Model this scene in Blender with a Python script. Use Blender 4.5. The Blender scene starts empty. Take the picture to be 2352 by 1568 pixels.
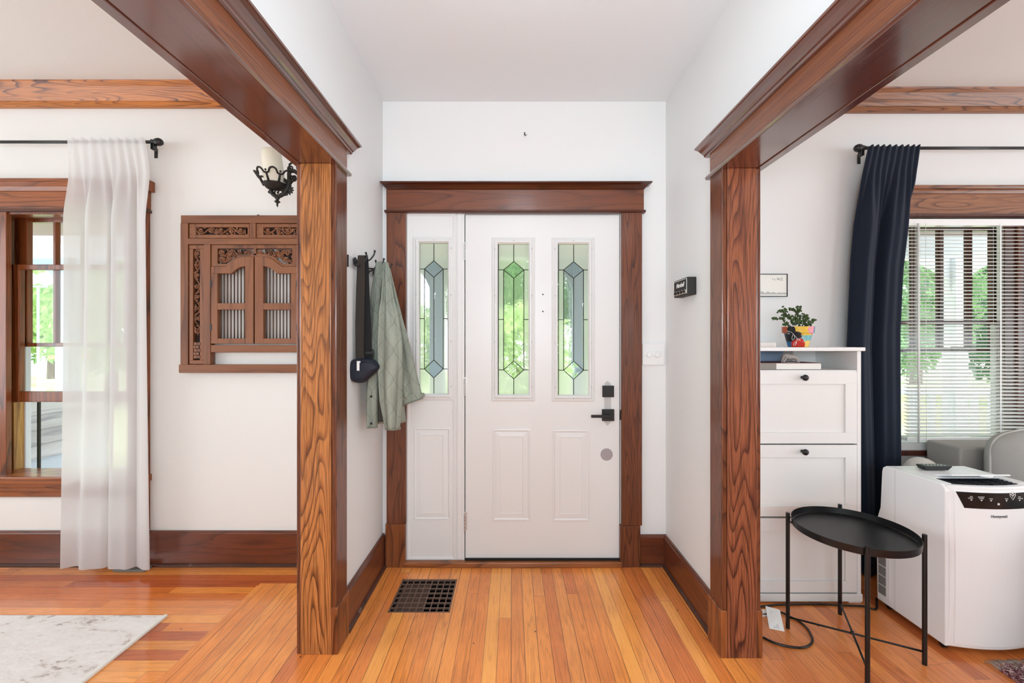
import bpy, bmesh, math, random
from math import sin, cos, pi, radians, sqrt
from mathutils import Vector, Matrix, noise as mnoise
random.seed(7)
SC = bpy.context.scene
COL = SC.collection
F = 970.0; EYE = 1.33
# ------------------------------------------------------------------ camera
cam_d = bpy.data.cameras.new('camera'); cam = bpy.data.objects.new('camera', cam_d); COL.objects.link(cam)
cam.location = (0, 0, EYE); cam.rotation_euler = (pi/2, 0, 0)
cam_d.sensor_width = 36; cam_d.lens = 36*F/2352; cam_d.clip_start = .05; cam_d.clip_end = 300
SC.camera = cam
# ------------------------------------------------------------------ colour management
vs = SC.view_settings
vs.view_transform = 'Standard'; vs.look = 'None'; vs.gamma = 1; vs.use_curve_mapping = False
vs.exposure = 0.07
# ------------------------------------------------------------------ sky
W = bpy.data.worlds.new('sky'); SC.world = W; W.use_nodes = True
wn = W.node_tree.nodes; wl = W.node_tree.links
bg = wn['Background']; bg.inputs['Color'].default_value = (.86, .94, 1.0, 1); bg.inputs['Strength'].default_value = 4.2
# ------------------------------------------------------------------ sun and added fill lights
def lamp(name, kind, loc, rot, energy, color=(1, 1, 1), size=None, sizey=None, angle=None):
    d = bpy.data.lights.new(name, kind); d.energy = energy; d.color = color
    if kind == 'AREA':
        d.shape = 'RECTANGLE'; d.size = size; d.size_y = sizey or size
    if kind == 'SUN': d.angle = angle
    o = bpy.data.objects.new(name, d); COL.objects.link(o); o.location = loc; o.rotation_euler = rot
    return o
lamp('sun', 'SUN', (0, 0, 8), (radians(38), 0, radians(25)), 4.0, (1, .96, .9), angle=radians(3))
# added unseen area fills along the side and back walls, in place of daylight
CL = (.75, .895, 1.0)
lamp('fill_left', 'AREA', (-4.5, .2, 1.5), (0, radians(-90), 0), 6, CL, 1.6, 3.0)
lamp('fill_right', 'AREA', (5.0, .2, 1.5), (0, radians(90), 0), 9, CL, 1.6, 3.0)
lamp('fill_back', 'AREA', (.08, -3.3, 1.5), (radians(90), 0, 0), 24, CL, 2.6, 1.9)
# added unseen fills behind the camera: a point and an upward area per room
for nm, loc, e in (('fill_point_left', (-2.9, -.8, 1.5), 4), ('fill_point_right', (3.3, -.8, 1.5), 8), ('fill_point_hall', (.08, -.35, 1.45), 8)):
    q = lamp(nm, 'POINT', loc, (0, 0, 0), e, CL); q.data.shadow_soft_size = .16
q = lamp('fill_hall_overhead', 'POINT', (.08, 1.15, 2.5), (0, 0, 0), 5, CL); q.data.shadow_soft_size = .14  # added fill above the frame, brightens the hall side walls
lamp('fill_up_hall', 'AREA', (.08, -.45, 1.55), (radians(140), 0, 0), 25, CL, .5)  # added area fills aimed upward to brighten the ceilings
lamp('fill_up_left', 'AREA', (-2.7, -.5, 1.5), (radians(150), 0, 0), 12, CL, .6)
lamp('fill_up_right', 'AREA', (3.0, -.5, 1.5), (radians(150), 0, 0), 14, CL, .6)

# ================================================================== helpers
def P(x, y, Y):            # photo pixel -> world point at depth Y
    return ((x-1176)*Y/F, Y, EYE-(y-785)*Y/F)
def PX(x, Y): return (x-1176)*Y/F
def PZ(y, Y): return EYE-(y-785)*Y/F
def lin(c):
    c = c/255.0
    return c/12.92 if c <= .04045 else ((c+.055)/1.055)**2.4
def rgb(r, g, b): return (lin(r), lin(g), lin(b), 1)
ORI = {}
class MB:
    def __init__(s): s.v = []; s.f = []; s.uv = {}
    def add(s, vs_, fs, uvs=None):
        o = len(s.v); s.v += [tuple(p) for p in vs_]
        s.f += [tuple(i+o for i in f) for f in fs]
        if uvs:
            for i, u in enumerate(uvs): s.uv[o+i] = u
        return s
    def box(s, x0, x1, y0, y1, z0, z1):
        if x0 > x1: x0, x1 = x1, x0
        if y0 > y1: y0, y1 = y1, y0
        if z0 > z1: z0, z1 = z1, z0
        return s.add([(x0,y0,z0),(x1,y0,z0),(x1,y1,z0),(x0,y1,z0),(x0,y0,z1),(x1,y0,z1),(x1,y1,z1),(x0,y1,z1)],
              [(0,3,2,1),(4,5,6,7),(0,1,5,4),(1,2,6,5),(2,3,7,6),(3,0,4,7)])
    def prism(s, pts, axis, a0, a1):
        # pts 2D in the other two axes (X: y,z ; Y: x,z ; Z: x,y)
        def mk(p, a):
            return {'X': (a, p[0], p[1]), 'Y': (p[0], a, p[1]), 'Z': (p[0], p[1], a)}[axis]
        n = len(pts)
        vv = [mk(p, a0) for p in pts]+[mk(p, a1) for p in pts]
        ff = [tuple(range(n))[::-1], tuple(range(n, 2*n))]+[(i, (i+1) % n, n+(i+1) % n, n+i) for i in range(n)]
        return s.add(vv, ff)
    def tube(s, path, r, seg=10, cap=True):
        path = [Vector(p) for p in path]; n = len(path)
        rr = r if isinstance(r, (list, tuple)) else [r]*n
        t0 = (path[1]-path[0]).normalized()
        up = Vector((0, 0, 1)) if abs(t0.z) < .9 else Vector((1, 0, 0))
        nrm = t0.cross(up).normalized(); vv = []; prev = t0
        for i in range(n):
            t = (path[min(i+1, n-1)]-path[max(i-1, 0)]).normalized()
            if t.length < 1e-6: t = prev
            nrm = (nrm - t*nrm.dot(t))
            if nrm.length < 1e-6: nrm = t.orthogonal()
            nrm.normalize(); b = t.cross(nrm); prev = t
            for k in range(seg):
                a = 2*pi*k/seg; vv.append(path[i]+(nrm*cos(a)+b*sin(a))*rr[i])
        ff = []
        for i in range(n-1):
            for k in range(seg):
                k2 = (k+1) % seg
                ff.append((i*seg+k, i*seg+k2, (i+1)*seg+k2, (i+1)*seg+k))
        if cap:
            ff.append(tuple(range(seg))[::-1]); ff.append(tuple((n-1)*seg+k for k in range(seg)))
        return s.add(vv, ff)
    def lathe(s, prof, c, seg=32, axis='Z', sx=1, sy=1):
        vv = []; n = len(prof)
        for (r, h) in prof:
            for k in range(seg):
                a = 2*pi*k/seg; u, w = r*cos(a)*sx, r*sin(a)*sy
                vv.append({'Z': (c[0]+u, c[1]+w, c[2]+h), 'Y': (c[0]+u, c[1]+h, c[2]+w), 'X': (c[0]+h, c[1]+u, c[2]+w)}[axis])
        ff = [(i*seg+k, i*seg+(k+1) % seg, (i+1)*seg+(k+1) % seg, (i+1)*seg+k) for i in range(n-1) for k in range(seg)]
        ff.append(tuple(range(seg))[::-1]); ff.append(tuple((n-1)*seg+k for k in range(seg)))
        return s.add(vv, ff)
    def ball(s, c, rx, ry=None, rz=None, seg=12, rings=8, rot=None):
        ry = ry or rx; rz = rz or rx; vv = []; ff = []
        for i in range(rings+1):
            th = pi*i/rings
            for k in range(seg):
                a = 2*pi*k/seg; p = Vector((rx*sin(th)*cos(a), ry*sin(th)*sin(a), rz*cos(th)))
                if rot: p = rot @ p
                vv.append(p+Vector(c))
        for i in range(rings):
            for k in range(seg):
                ff.append((i*seg+k, (i+1)*seg+k, (i+1)*seg+(k+1) % seg, i*seg+(k+1) % seg))
        return s.add(vv, ff)
    def grid(s, fn, nu, nv, uvf=None, closeu=False):
        vv = []; uu = []
        mu = nu if closeu else nu+1
        for j in range(nv+1):
            for i in range(mu):
                vv.append(fn(i/nu, j/nv)); uu.append(uvf(i/nu, j/nv) if uvf else (i/nu, j/nv))
        ff = []
        for j in range(nv):
            for i in range(nu):
                i2 = (i+1) % mu if closeu else i+1
                ff.append((j*mu+i, j*mu+i2, (j+1)*mu+i2, (j+1)*mu+i))
        return s.add(vv, ff, uu)
    def build(s, name, mat, parent=None, bevel=0, smooth=False, bseg=2, solid=0, sub=0, **props):
        me = bpy.data.meshes.new(name); o = bpy.data.objects.new(name, me); COL.objects.link(o)
        if parent is None:
            xs = [p[0] for p in s.v]; ys = [p[1] for p in s.v]; zs = [p[2] for p in s.v]
            org = Vector(((min(xs)+max(xs))/2, (min(ys)+max(ys))/2, min(zs))); o.location = org
        else:
            org = ORI[parent.name]; o.parent = parent
        ORI[o.name] = org.copy()
        me.from_pydata([tuple(Vector(p)-org) for p in s.v], [], s.f)
        if s.uv:
            uvl = me.uv_layers.new(name='UVMap')
            for lp in me.loops:
                uvl.data[lp.index].uv = s.uv.get(lp.vertex_index, (0, 0))
        bm = bmesh.new(); bm.from_mesh(me); bmesh.ops.recalc_face_normals(bm, faces=bm.faces); bm.to_mesh(me); bm.free()
        if isinstance(mat, (list, tuple)):
            for m in mat: me.materials.append(m)
        elif mat: me.materials.append(mat)
        if smooth: me.polygons.foreach_set('use_smooth', [True]*len(me.polygons))
        if solid:
            md = o.modifiers.new('solid', 'SOLIDIFY'); md.thickness = solid; md.offset = 0
        if bevel:
            md = o.modifiers.new('bevel', 'BEVEL'); md.width = bevel; md.segments = bseg; md.limit_method = 'ANGLE'; md.angle_limit = radians(35)
        if sub:
            md = o.modifiers.new('sub', 'SUBSURF'); md.levels = sub; md.render_levels = sub
        for k, v in props.items(): o[k] = v
        return o
def thing(name, loc, label, cat, group=None):
    o = bpy.data.objects.new(name, None); o.empty_display_size = .05; COL.objects.link(o); o.location = loc
    ORI[o.name] = Vector(loc); o['label'] = label; o['category'] = cat
    if group: o['group'] = group
    return o
def sthing(name, loc):
    o = bpy.data.objects.new(name, None); o.empty_display_size = .05; COL.objects.link(o); o.location = loc
    ORI[o.name] = Vector(loc); o['kind'] = 'structure'
    return o
def tag(o, label, cat, group=None, kind=None):
    o['label'] = label; o['category'] = cat
    if group: o['group'] = group
    if kind: o['kind'] = kind
    return o
def struct(o): o['kind'] = 'structure'; return o
def copy_tree(o, parent=None, loc=None, label=None):
    c = o.copy(); COL.objects.link(c)
    if parent: c.parent = parent
    if loc is not None: c.location = loc
    if label: c['label'] = label
    for ch in [q for q in bpy.data.objects if q.parent == o]: copy_tree(ch, c)
    return c
def text(name, body, size, mat, parent, origin, right, up, shear=0, bold=0, ex=.0002, align='CENTER'):
    cu = bpy.data.curves.new('tmp', 'FONT'); cu.body = body; cu.size = size; cu.align_x = align; cu.align_y = 'CENTER'
    cu.shear = shear; cu.offset = bold; cu.extrude = ex; cu.resolution_u = 3
    to = bpy.data.objects.new('tmp', cu); COL.objects.link(to)
    dg = bpy.context.evaluated_depsgraph_get(); me = bpy.data.meshes.new_from_object(to.evaluated_get(dg))
    bpy.data.objects.remove(to)
    r = Vector(right).normalized(); u = Vector(up).normalized(); n = r.cross(u)
    org = Vector(origin); po = ORI[parent.name]
    for v in me.vertices:
        p = v.co.copy(); v.co = org + r*p.x + u*p.y + n*p.z - po
    me.materials.clear(); me.materials.append(mat); me.name = name
    o = bpy.data.objects.new(name, me); COL.objects.link(o); o.parent = parent; ORI[o.name] = po
    return o

# ================================================================== materials
def nt(name):
    m = bpy.data.materials.new(name); m.use_nodes = True
    n = m.node_tree.nodes; return m, n, m.node_tree.links, n['Principled BSDF']
def setp(b, **k):
    for a, v in k.items(): b.inputs[a.replace('_', ' ')].default_value = v
def mth(n, l, op, a, b=None, c=None, clamp=False):
    q = n.new('ShaderNodeMath'); q.operation = op; q.use_clamp = clamp
    for i, x in enumerate((a, b, c)):
        if x is None: continue
        if isinstance(x, (int, float)): q.inputs[i].default_value = x
        else: l.new(x, q.inputs[i])
    return q.outputs[0]
def mixc(n, l, fac, a, b, mode='MIX'):
    q = n.new('ShaderNodeMix'); q.data_type = 'RGBA'; q.blend_type = mode
    for s, x in ((q.inputs[0], fac), (q.inputs[6], a), (q.inputs[7], b)):
        if isinstance(x, (int, float)): s.default_value = x
        elif isinstance(x, tuple): s.default_value = x
        else: l.new(x, s)
    return q.outputs[2]
def ramp(n, l, fac, stops, interp='LINEAR'):
    q = n.new('ShaderNodeValToRGB'); q.color_ramp.interpolation = interp
    el = q.color_ramp.elements
    while len(el) < len(stops): el.new(.5)
    for e, (p, c) in zip(el, stops): e.position = p; e.color = c
    l.new(fac, q.inputs[0]); return q.outputs[0]
def noisen(n, l, vec, scale, detail=2, rough=.5, w=None, dist=0):
    q = n.new('ShaderNodeTexNoise')
    if w is not None: q.noise_dimensions = '4D'; l.new(w, q.inputs['W'])
    l.new(vec, q.inputs['Vector']); q.inputs['Scale'].default_value = scale
    q.inputs['Detail'].default_value = detail; q.inputs['Roughness'].default_value = rough; q.inputs['Distortion'].default_value = dist
    return q.outputs['Fac']
def mapping(n, l, vec, scale=(1, 1, 1), loc=(0, 0, 0), rot=(0, 0, 0)):
    q = n.new('ShaderNodeMapping'); l.new(vec, q.inputs[0])
    q.inputs['Scale'].default_value = scale; q.inputs['Location'].default_value = loc; q.inputs['Rotation'].default_value = rot
    return q.outputs[0]
def bump(n, l, b, h, strength, dist):
    q = n.new('ShaderNodeBump'); q.inputs['Strength'].default_value = strength; q.inputs['Distance'].default_value = dist
    l.new(h, q.inputs['Height']); l.new(q.outputs[0], b.inputs['Normal'])
def pos(n): return n.new('ShaderNodeNewGeometry').outputs['Position']
def plain(name, c, rough=.5, metal=0, spec=.5, bumpy=0, bscale=200, var=0, **k):
    m, n, l, b = nt(name); setp(b, Base_Color=c, Roughness=rough, Metallic=metal, Specular_IOR_Level=spec)
    for a, v in k.items(): b.inputs[a.replace('_', ' ')].default_value = v
    if bumpy or var:
        p = pos(n); nz = noisen(n, l, p, bscale, 3)
        if bumpy: bump(n, l, b, nz, bumpy, .002)
        if var:
            nz2 = noisen(n, l, p, bscale*.2, 3)
            l.new(mixc(n, l, mth(n, l, 'MULTIPLY', nz2, var), c, (c[0]*.55, c[1]*.55, c[2]*.55, 1)), b.inputs['Base Color'])
    return m
def wood(name, light, mid, dark, axis='Z', freq=13, across=6.5, along=.75, rough=.36, coat=.2, streak=.5, contrast=1.0, wear=0, softm=.7, coatior=1.5, warm=True):
    if warm: light, mid, dark = [(c[0]*1.03, c[1]*.93, c[2]*.70, 1) for c in (light, mid, dark)]
    m, n, l, b = nt(name); p = pos(n)
    oi = n.new('ShaderNodeObjectInfo'); w = mth(n, l, 'MULTIPLY', oi.outputs['Random'], 60)
    def sc(a, al): return {'X': (al, a, a), 'Y': (a, al, a), 'Z': (a, a, al)}[axis]
    v = noisen(n, l, mapping(n, l, p, sc(across, along)), 1, 1.5, .4, w)
    fine = noisen(n, l, mapping(n, l, p, sc(60, 5)), 1, 2, .6, w)
    v2 = mth(n, l, 'ADD', mth(n, l, 'MULTIPLY', v, freq), mth(n, l, 'MULTIPLY', fine, .35))
    fr = mth(n, l, 'FRACT', v2)
    col = ramp(n, l, fr, [(0, dark), (.04, dark), (.16, mid), (.42, light), (.93, light), (1, dark)])
    soft = noisen(n, l, mapping(n, l, p, sc(9, .9), (3.1, 1.7, 5.3)), 1, 2, .5, w)
    col = mixc(n, l, ramp(n, l, soft, [(.38, (0, 0, 0, 1)), (.62, (softm, softm, softm, 1))]), col, light)
    patch = noisen(n, l, mapping(n, l, p, sc(12, 2.2), (7, 2, 9)), 1, 3, .6, w)
    col = mixc(n, l, ramp(n, l, patch, [(.6, (0, 0, 0, 1)), (.72, (.55, .55, .55, 1))]), col, dark)
    st = noisen(n, l, mapping(n, l, p, sc(330, 7)), 1, 2, .6, w)
    st = ramp(n, l, st, [(.36, (.35, .35, .35, 1)), (.56, (1, 1, 1, 1))])
    col = mixc(n, l, streak, col, st, 'MULTIPLY')
    big = noisen(n, l, mapping(n, l, p, sc(5, .8)), 1, 3, .5, w)
    bigr = ramp(n, l, big, [(.3, (.68, .66, .66, 1)), (.65, (1.0, 1.0, 1.0, 1))])
    col = mixc(n, l, 1.0, col, bigr, 'MULTIPLY')
    if contrast < 1: col = mixc(n, l, 1-contrast, col, mid)
    if wear:
        wz = noisen(n, l, mapping(n, l, p, (14, 14, 14)), 1, 6, .75)
        col = mixc(n, l, ramp(n, l, wz, [(.60, (0, 0, 0, 1)), (.72, (wear, wear, wear, 1))]), col, rgb(170, 140, 125))
    l.new(col, b.inputs['Base Color']); setp(b, Roughness=rough, Coat_Weight=coat, Coat_Roughness=.12, Coat_IOR=coatior)
    bump(n, l, b, st, .12, .001)
    return m
def planks(name, axis, width, cols, gap=.03, length=1.6, rough=.3, coat=.4, seed=0., linefreq=1.0):
    m, n, l, b = nt(name); p = pos(n)
    sep = n.new('ShaderNodeSeparateXYZ'); l.new(p, sep.inputs[0])
    a, c = (sep.outputs['X'], sep.outputs['Y']) if axis == 'Y' else (sep.outputs['Y'], sep.outputs['X'])
    u = mth(n, l, 'DIVIDE', mth(n, l, 'ADD', a, 20+seed), width)
    idx = mth(n, l, 'FLOOR', u); f = mth(n, l, 'FRACT', u)
    wn1 = n.new('ShaderNodeTexWhiteNoise'); wn1.noise_dimensions = '1D'; l.new(idx, wn1.inputs['W'])
    v = mth(n, l, 'ADD', mth(n, l, 'DIVIDE', c, length), mth(n, l, 'MULTIPLY', wn1.outputs['Value'], 13))
    jdx = mth(n, l, 'FLOOR', v); jf = mth(n, l, 'FRACT', v)
    cmb = n.new('ShaderNodeCombineXYZ'); l.new(idx, cmb.inputs[0]); l.new(jdx, cmb.inputs[1])
    wn2 = n.new('ShaderNodeTexWhiteNoise'); wn2.noise_dimensions = '2D'; l.new(cmb.outputs[0], wn2.inputs['Vector'])
    r2 = wn2.outputs['Value']
    base = ramp(n, l, r2, [(i/(len(cols)-1), k) for i, k in enumerate(cols)])
    base = mixc(n, l, 1, base, (1.32, 1.12, .80, 1), 'MULTIPLY')
    wv = mth(n, l, 'MULTIPLY', r2, 90)
    def sc(x, y): return (x, y, x) if axis == 'Y' else (y, x, x)
    g1 = noisen(n, l, mapping(n, l, p, sc(22, .9)), 1, 1, .4, wv)
    g2 = noisen(n, l, mapping(n, l, p, sc(150, 4)), 1, 2, .6, wv)
    fr = mth(n, l, 'FRACT', mth(n, l, 'ADD', mth(n, l, 'MULTIPLY', g1, 9*linefreq), mth(n, l, 'MULTIPLY', g2, .5)))
    line = ramp(n, l, fr, [(0, (.56, .48, .42, 1)), (.22, (.93, .9, .88, 1)), (.8, (1, 1, 1, 1)), (1, (.56, .48, .42, 1))])
    amt = mth(n, l, 'ADD', mth(n, l, 'MULTIPLY', wn2.outputs['Value'], .35), .25)
    col = mixc(n, l, amt, base, line, 'MULTIPLY')
    g3 = noisen(n, l, mapping(n, l, p, sc(400, 14)), 1, 2, .6, wv)
    col = mixc(n, l, .38, col, ramp(n, l, g3, [(.35, (.55, .5, .45, 1)), (.55, (1, 1, 1, 1))]), 'MULTIPLY')
    # broad wear / ageing
    bz = noisen(n, l, mapping(n, l, p, (2.2, 2.2, 2.2)), 1, 4, .6)
    col = mixc(n, l, 1, col, ramp(n, l, bz, [(.3, (.84, .80, .78, 1)), (.6, (1.04, 1.03, 1.02, 1))]), 'MULTIPLY')
    # scattered dark specks
    vo = n.new('ShaderNodeTexVoronoi'); l.new(mapping(n, l, p, (8, 8, 8)), vo.inputs['Vector']); vo.inputs['Scale'].default_value = 1
    speck = ramp(n, l, vo.outputs['Distance'], [(.03, (.85, .85, .85, 1)), (.045, (0, 0, 0, 1))])
    col = mixc(n, l, speck, col, rgb(70, 38, 24))
    ga = mth(n, l, 'LESS_THAN', f, gap)
    gb = mth(n, l, 'LESS_THAN', jf, .0016/length)
    gg = mth(n, l, 'MAXIMUM', ga, gb)
    gvar = mth(n, l, 'MULTIPLY', gg, mth(n, l, 'ADD', mth(n, l, 'MULTIPLY', wn1.outputs['Value'], .45), .55))
    col = mixc(n, l, gvar, col, rgb(72, 34, 16))
    l.new(col, b.inputs['Base Color']); setp(b, Roughness=rough, Coat_Weight=coat, Coat_Roughness=.1)
    h = mth(n, l, 'SUBTRACT', mth(n, l, 'MULTIPLY', g3, .15), gg)
    bump(n, l, b, h, .35, .0012)
    return m

M = {}
def wallmat(name, c, bs=.12):
    m, n, l, b = nt(name); p = pos(n); nz = noisen(n, l, p, 260, 4, .6); big = noisen(n, l, p, 1.5, 3)
    l.new(mixc(n, l, mth(n, l, 'MULTIPLY', big, .12), c, (c[0]*.86, c[1]*.86, c[2]*.87, 1)), b.inputs['Base Color'])
    setp(b, Roughness=.55, Specular_IOR_Level=.3); bump(n, l, b, nz, bs, .0012); return m
M['wall'] = wallmat('wall_paint', rgb(237, 237, 235))
M['wall_l'] = wallmat('wall_paint_left', rgb(237, 234, 229))
M['wall_r'] = wallmat('wall_paint_right', rgb(233, 233, 231))
M['ceil'] = wallmat('ceiling_paint', rgb(240, 244, 246))
M['ceil_t'] = wallmat('ceiling_textured', rgb(236, 232, 226), .6)


M['jambL'] = wood('oak_jamb_left', rgb(206, 140, 88), rgb(152, 92, 56), rgb(84, 46, 28), axis='Z', freq=34, across=8, along=.7, rough=.34, streak=.85, softm=.5)
M['jambR'] = wood('oak_jamb_right', rgb(158, 98, 76), rgb(122, 70, 56), rgb(74, 38, 38), axis='Z', freq=30, across=8, along=.7, rough=.3, streak=.85, softm=.4)
M['casZ'] = wood('oak_casing_upright', rgb(128, 76, 54), rgb(104, 58, 42), rgb(72, 38, 30), axis='Z', freq=24, across=10, rough=.3, streak=.75)
M['casX'] = wood('oak_casing_across', rgb(132, 76, 50), rgb(112, 60, 38), rgb(72, 36, 24), axis='X', freq=10, rough=.3, contrast=.75)
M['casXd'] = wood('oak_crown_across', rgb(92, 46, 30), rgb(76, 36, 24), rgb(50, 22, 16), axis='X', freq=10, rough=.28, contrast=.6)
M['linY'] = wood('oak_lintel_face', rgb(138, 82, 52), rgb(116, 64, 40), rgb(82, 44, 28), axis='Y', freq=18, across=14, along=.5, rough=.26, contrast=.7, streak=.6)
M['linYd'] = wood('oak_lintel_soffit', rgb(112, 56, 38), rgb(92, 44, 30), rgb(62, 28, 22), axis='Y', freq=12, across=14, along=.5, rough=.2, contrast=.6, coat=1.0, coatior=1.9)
M['ceiltrimL'] = wood('oak_picture_rail_left', rgb(208, 132, 66), rgb(178, 104, 46), rgb(98, 50, 20), axis='X', freq=18, across=12, along=1.2, rough=.4)
M['ceiltrimR'] = wood('oak_picture_rail_right', rgb(168, 116, 84), rgb(142, 90, 62), rgb(78, 44, 32), axis='X', freq=18, across=12, along=1.2, rough=.4)
M['winX'] = wood('window_wood_across', rgb(168, 98, 54), rgb(140, 76, 40), rgb(78, 38, 22), axis='X', freq=12, across=9, rough=.35)
M['winZ'] = wood('window_wood_upright', rgb(150, 84, 48), rgb(122, 64, 36), rgb(72, 36, 24), axis='Z', freq=12, across=9, rough=.35)
M['winXr'] = wood('window_wood_right', rgb(156, 106, 78), rgb(128, 78, 56), rgb(78, 42, 32), axis='X', freq=15, across=10, along=1.4, rough=.35)
M['darkwin'] = wood('window_wood_dark', rgb(92, 48, 40), rgb(74, 36, 32), rgb(46, 22, 20), axis='Z', freq=8, rough=.35)
M['baseX'] = wood('baseboard_wood_across', rgb(116, 60, 38), rgb(98, 48, 30), rgb(64, 30, 20), axis='X', freq=9, rough=.28, contrast=.8)
M['baseY'] = wood('baseboard_wood_along', rgb(122, 66, 44), rgb(102, 52, 34), rgb(66, 32, 22), axis='Y', freq=9, rough=.28, contrast=.7, wear=.35)
M['plinth'] = wood('plinth_wood', rgb(156, 94, 58), rgb(128, 70, 42), rgb(80, 42, 26), axis='Z', freq=12, rough=.3)
M['shoe'] = wood('shoe_mould_wood', rgb(84, 46, 34), rgb(70, 36, 26), rgb(46, 24, 20), axis='X', freq=5, rough=.4, wear=.5)
M['sill'] = wood('threshold_oak', rgb(176, 112, 70), rgb(150, 90, 54), rgb(100, 56, 34), axis='X', freq=10, rough=.35)
M['carve'] = wood('teak_carving', rgb(150, 98, 68), rgb(128, 80, 54), rgb(88, 50, 34), axis='Z', freq=5, rough=.5, coat=.05, contrast=.7, streak=.3)
M['carveX'] = wood('teak_rail', rgb(152, 100, 70), rgb(130, 82, 56), rgb(90, 52, 36), axis='X', freq=5, rough=.5, coat=.05, contrast=.7, streak=.3)
M['floorY'] = planks('floorboards_hall', 'Y', .0585, [rgb(214, 134, 78), rgb(240, 168, 98), rgb(226, 148, 84), rgb(248, 186, 112), rgb(208, 126, 76), rgb(234, 160, 90)], gap=.042, seed=.012, length=2.4, linefreq=1.4, rough=.34)
M['floorX'] = planks('floorboards_left_room', 'X', .0585, [rgb(186, 100, 52), rgb(232, 154, 78), rgb(204, 116, 54), rgb(238, 170, 92), rgb(176, 90, 52), rgb(218, 134, 62)], gap=.02, length=1.9, linefreq=.7, rough=.18, coat=.8)
M['floorR'] = planks('floorboards_right_room', 'Y', .062, [rgb(200, 126, 78), rgb(222, 150, 96), rgb(212, 136, 84), rgb(190, 112, 70)], gap=.02, length=1.1, linefreq=.9, rough=.3)
M['white'] = plain('door_white_paint', rgb(234, 234, 232), .35, bumpy=.05, bscale=90)
M['whitegloss'] = plain('white_plastic', rgb(240, 240, 238), .22, spec=.5)
M['cab'] = plain('cabinet_white', rgb(240, 239, 236), .3, bumpy=.05, bscale=300)
M['cabin'] = plain('cabinet_inside', rgb(196, 192, 188), .5)
M['blackmetal'] = plain('black_metal', rgb(20, 20, 21), .35, spec=.5)
M['blackmatte'] = plain('black_matte', rgb(16, 17, 17), .45)
M['iron'] = plain('cast_iron', rgb(42, 38, 34), .5, metal=.4, bumpy=.5, bscale=120)
M['darkgap'] = plain('dark_gap', rgb(22, 16, 14), .8)
M['navy'] = plain('navy_curtain_cloth', rgb(24, 33, 48), .75, spec=.2, bumpy=.4, bscale=900, Sheen_Weight=.08)
M['steel'] = plain('hinge_steel', rgb(205, 203, 200), .35, metal=.6)
M['ventgrey'] = plain('vent_grey', rgb(120, 118, 114), .5)
M['plategrey'] = plain('old_lock_plate', rgb(196, 194, 191), .45)
M['discgrey'] = plain('grey_disc', rgb(166, 158, 160), .4)
M['came'] = plain('lead_came', rgb(40, 38, 32), .45, metal=.4)
M['screw'] = plain('screw_plug', rgb(172, 168, 166), .5)
M['wax'] = plain('candle_wax', rgb(238, 231, 212), .45, Subsurface_Weight=.3, Subsurface_Radius=(.03, .02, .01))
M['bookred'] = plain('book_cover', rgb(98, 40, 48), .5)
M['paper'] = plain('paper', rgb(240, 238, 230), .8)
M['taupe'] = plain('taupe_cover', rgb(140, 134, 124), .6)
M['blue'] = plain('pale_blue_card', rgb(150, 170, 196), .6)
M['stone'] = plain('grey_figurine', rgb(176, 170, 164), .45, bumpy=.2, bscale=60)
M['pink'] = plain('pale_pink_card', rgb(232, 220, 212), .7)
M['ink'] = plain('grey_ink', rgb(130, 132, 132), .8)
M['hill'] = plain('print_hills', rgb(190, 190, 186), .8)
M['leaf'] = plain('jade_leaf', rgb(72, 98, 46), .4, var=.8, bscale=120)
M['stem'] = plain('jade_stem', rgb(52, 66, 40), .5)
M['soil'] = plain('potting_soil', rgb(48, 36, 30), .9)
M['lineart'] = plain('white_line_paint', rgb(245, 244, 240), .5)
M['gold'] = plain('brass_strip', rgb(176, 150, 128), .35, metal=.5)
M['sofa'] = plain('grey_linen', rgb(166, 162, 156), .9, bumpy=.7, bscale=700, spec=.1)
M['sofa2'] = plain('grey_linen_cushion', rgb(172, 170, 165), .9, bumpy=.7, bscale=700, spec=.1)
M['seam'] = plain('linen_piping', rgb(196, 193, 187), .9)
M['acdark'] = plain('dark_louvre', rgb(10, 12, 20), .6, spec=.2)
M['acpanel'] = plain('glossy_black_panel', rgb(10, 12, 16), .22)
M['greytext'] = plain('grey_print', rgb(80, 84, 92), .5)
M['orange'] = plain('copper_cap', rgb(226, 140, 90), .4)
M['hose'] = plain('hose_plastic', rgb(214, 209, 200), .45)
M['bag'] = plain('navy_bag_cloth', rgb(16, 24, 40), .6, bumpy=.3, bscale=600)
M['strap1'] = plain('dark_brown_webbing', rgb(46, 38, 30), .8, bumpy=.4, bscale=900)
M['strap2'] = plain('black_webbing', rgb(10, 10, 12), .8)
M['cream'] = plain('exterior_cream', rgb(232, 226, 214), .7)
M['extwhite'] = plain('exterior_white', rgb(236, 240, 246), .6)
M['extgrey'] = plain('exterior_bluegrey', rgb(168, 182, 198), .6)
M['porchfloor'] = plain('porch_floor_paint', rgb(196, 200, 210), .6)
M['porchceil'] = plain('porch_ceiling', rgb(142, 124, 108), .7)
M['lawn'] = plain('lawn', rgb(184, 196, 140), .9, var=.5, bscale=8)
M['road'] = plain('road', rgb(214, 204, 200), .9)
M['bark'] = plain('bark', rgb(110, 92, 76), .9)
M['yellowjamb'] = wood('raw_pine_jamb', rgb(214, 168, 96), rgb(196, 146, 78), rgb(150, 100, 50), axis='Z', freq=4, rough=.5)
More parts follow.
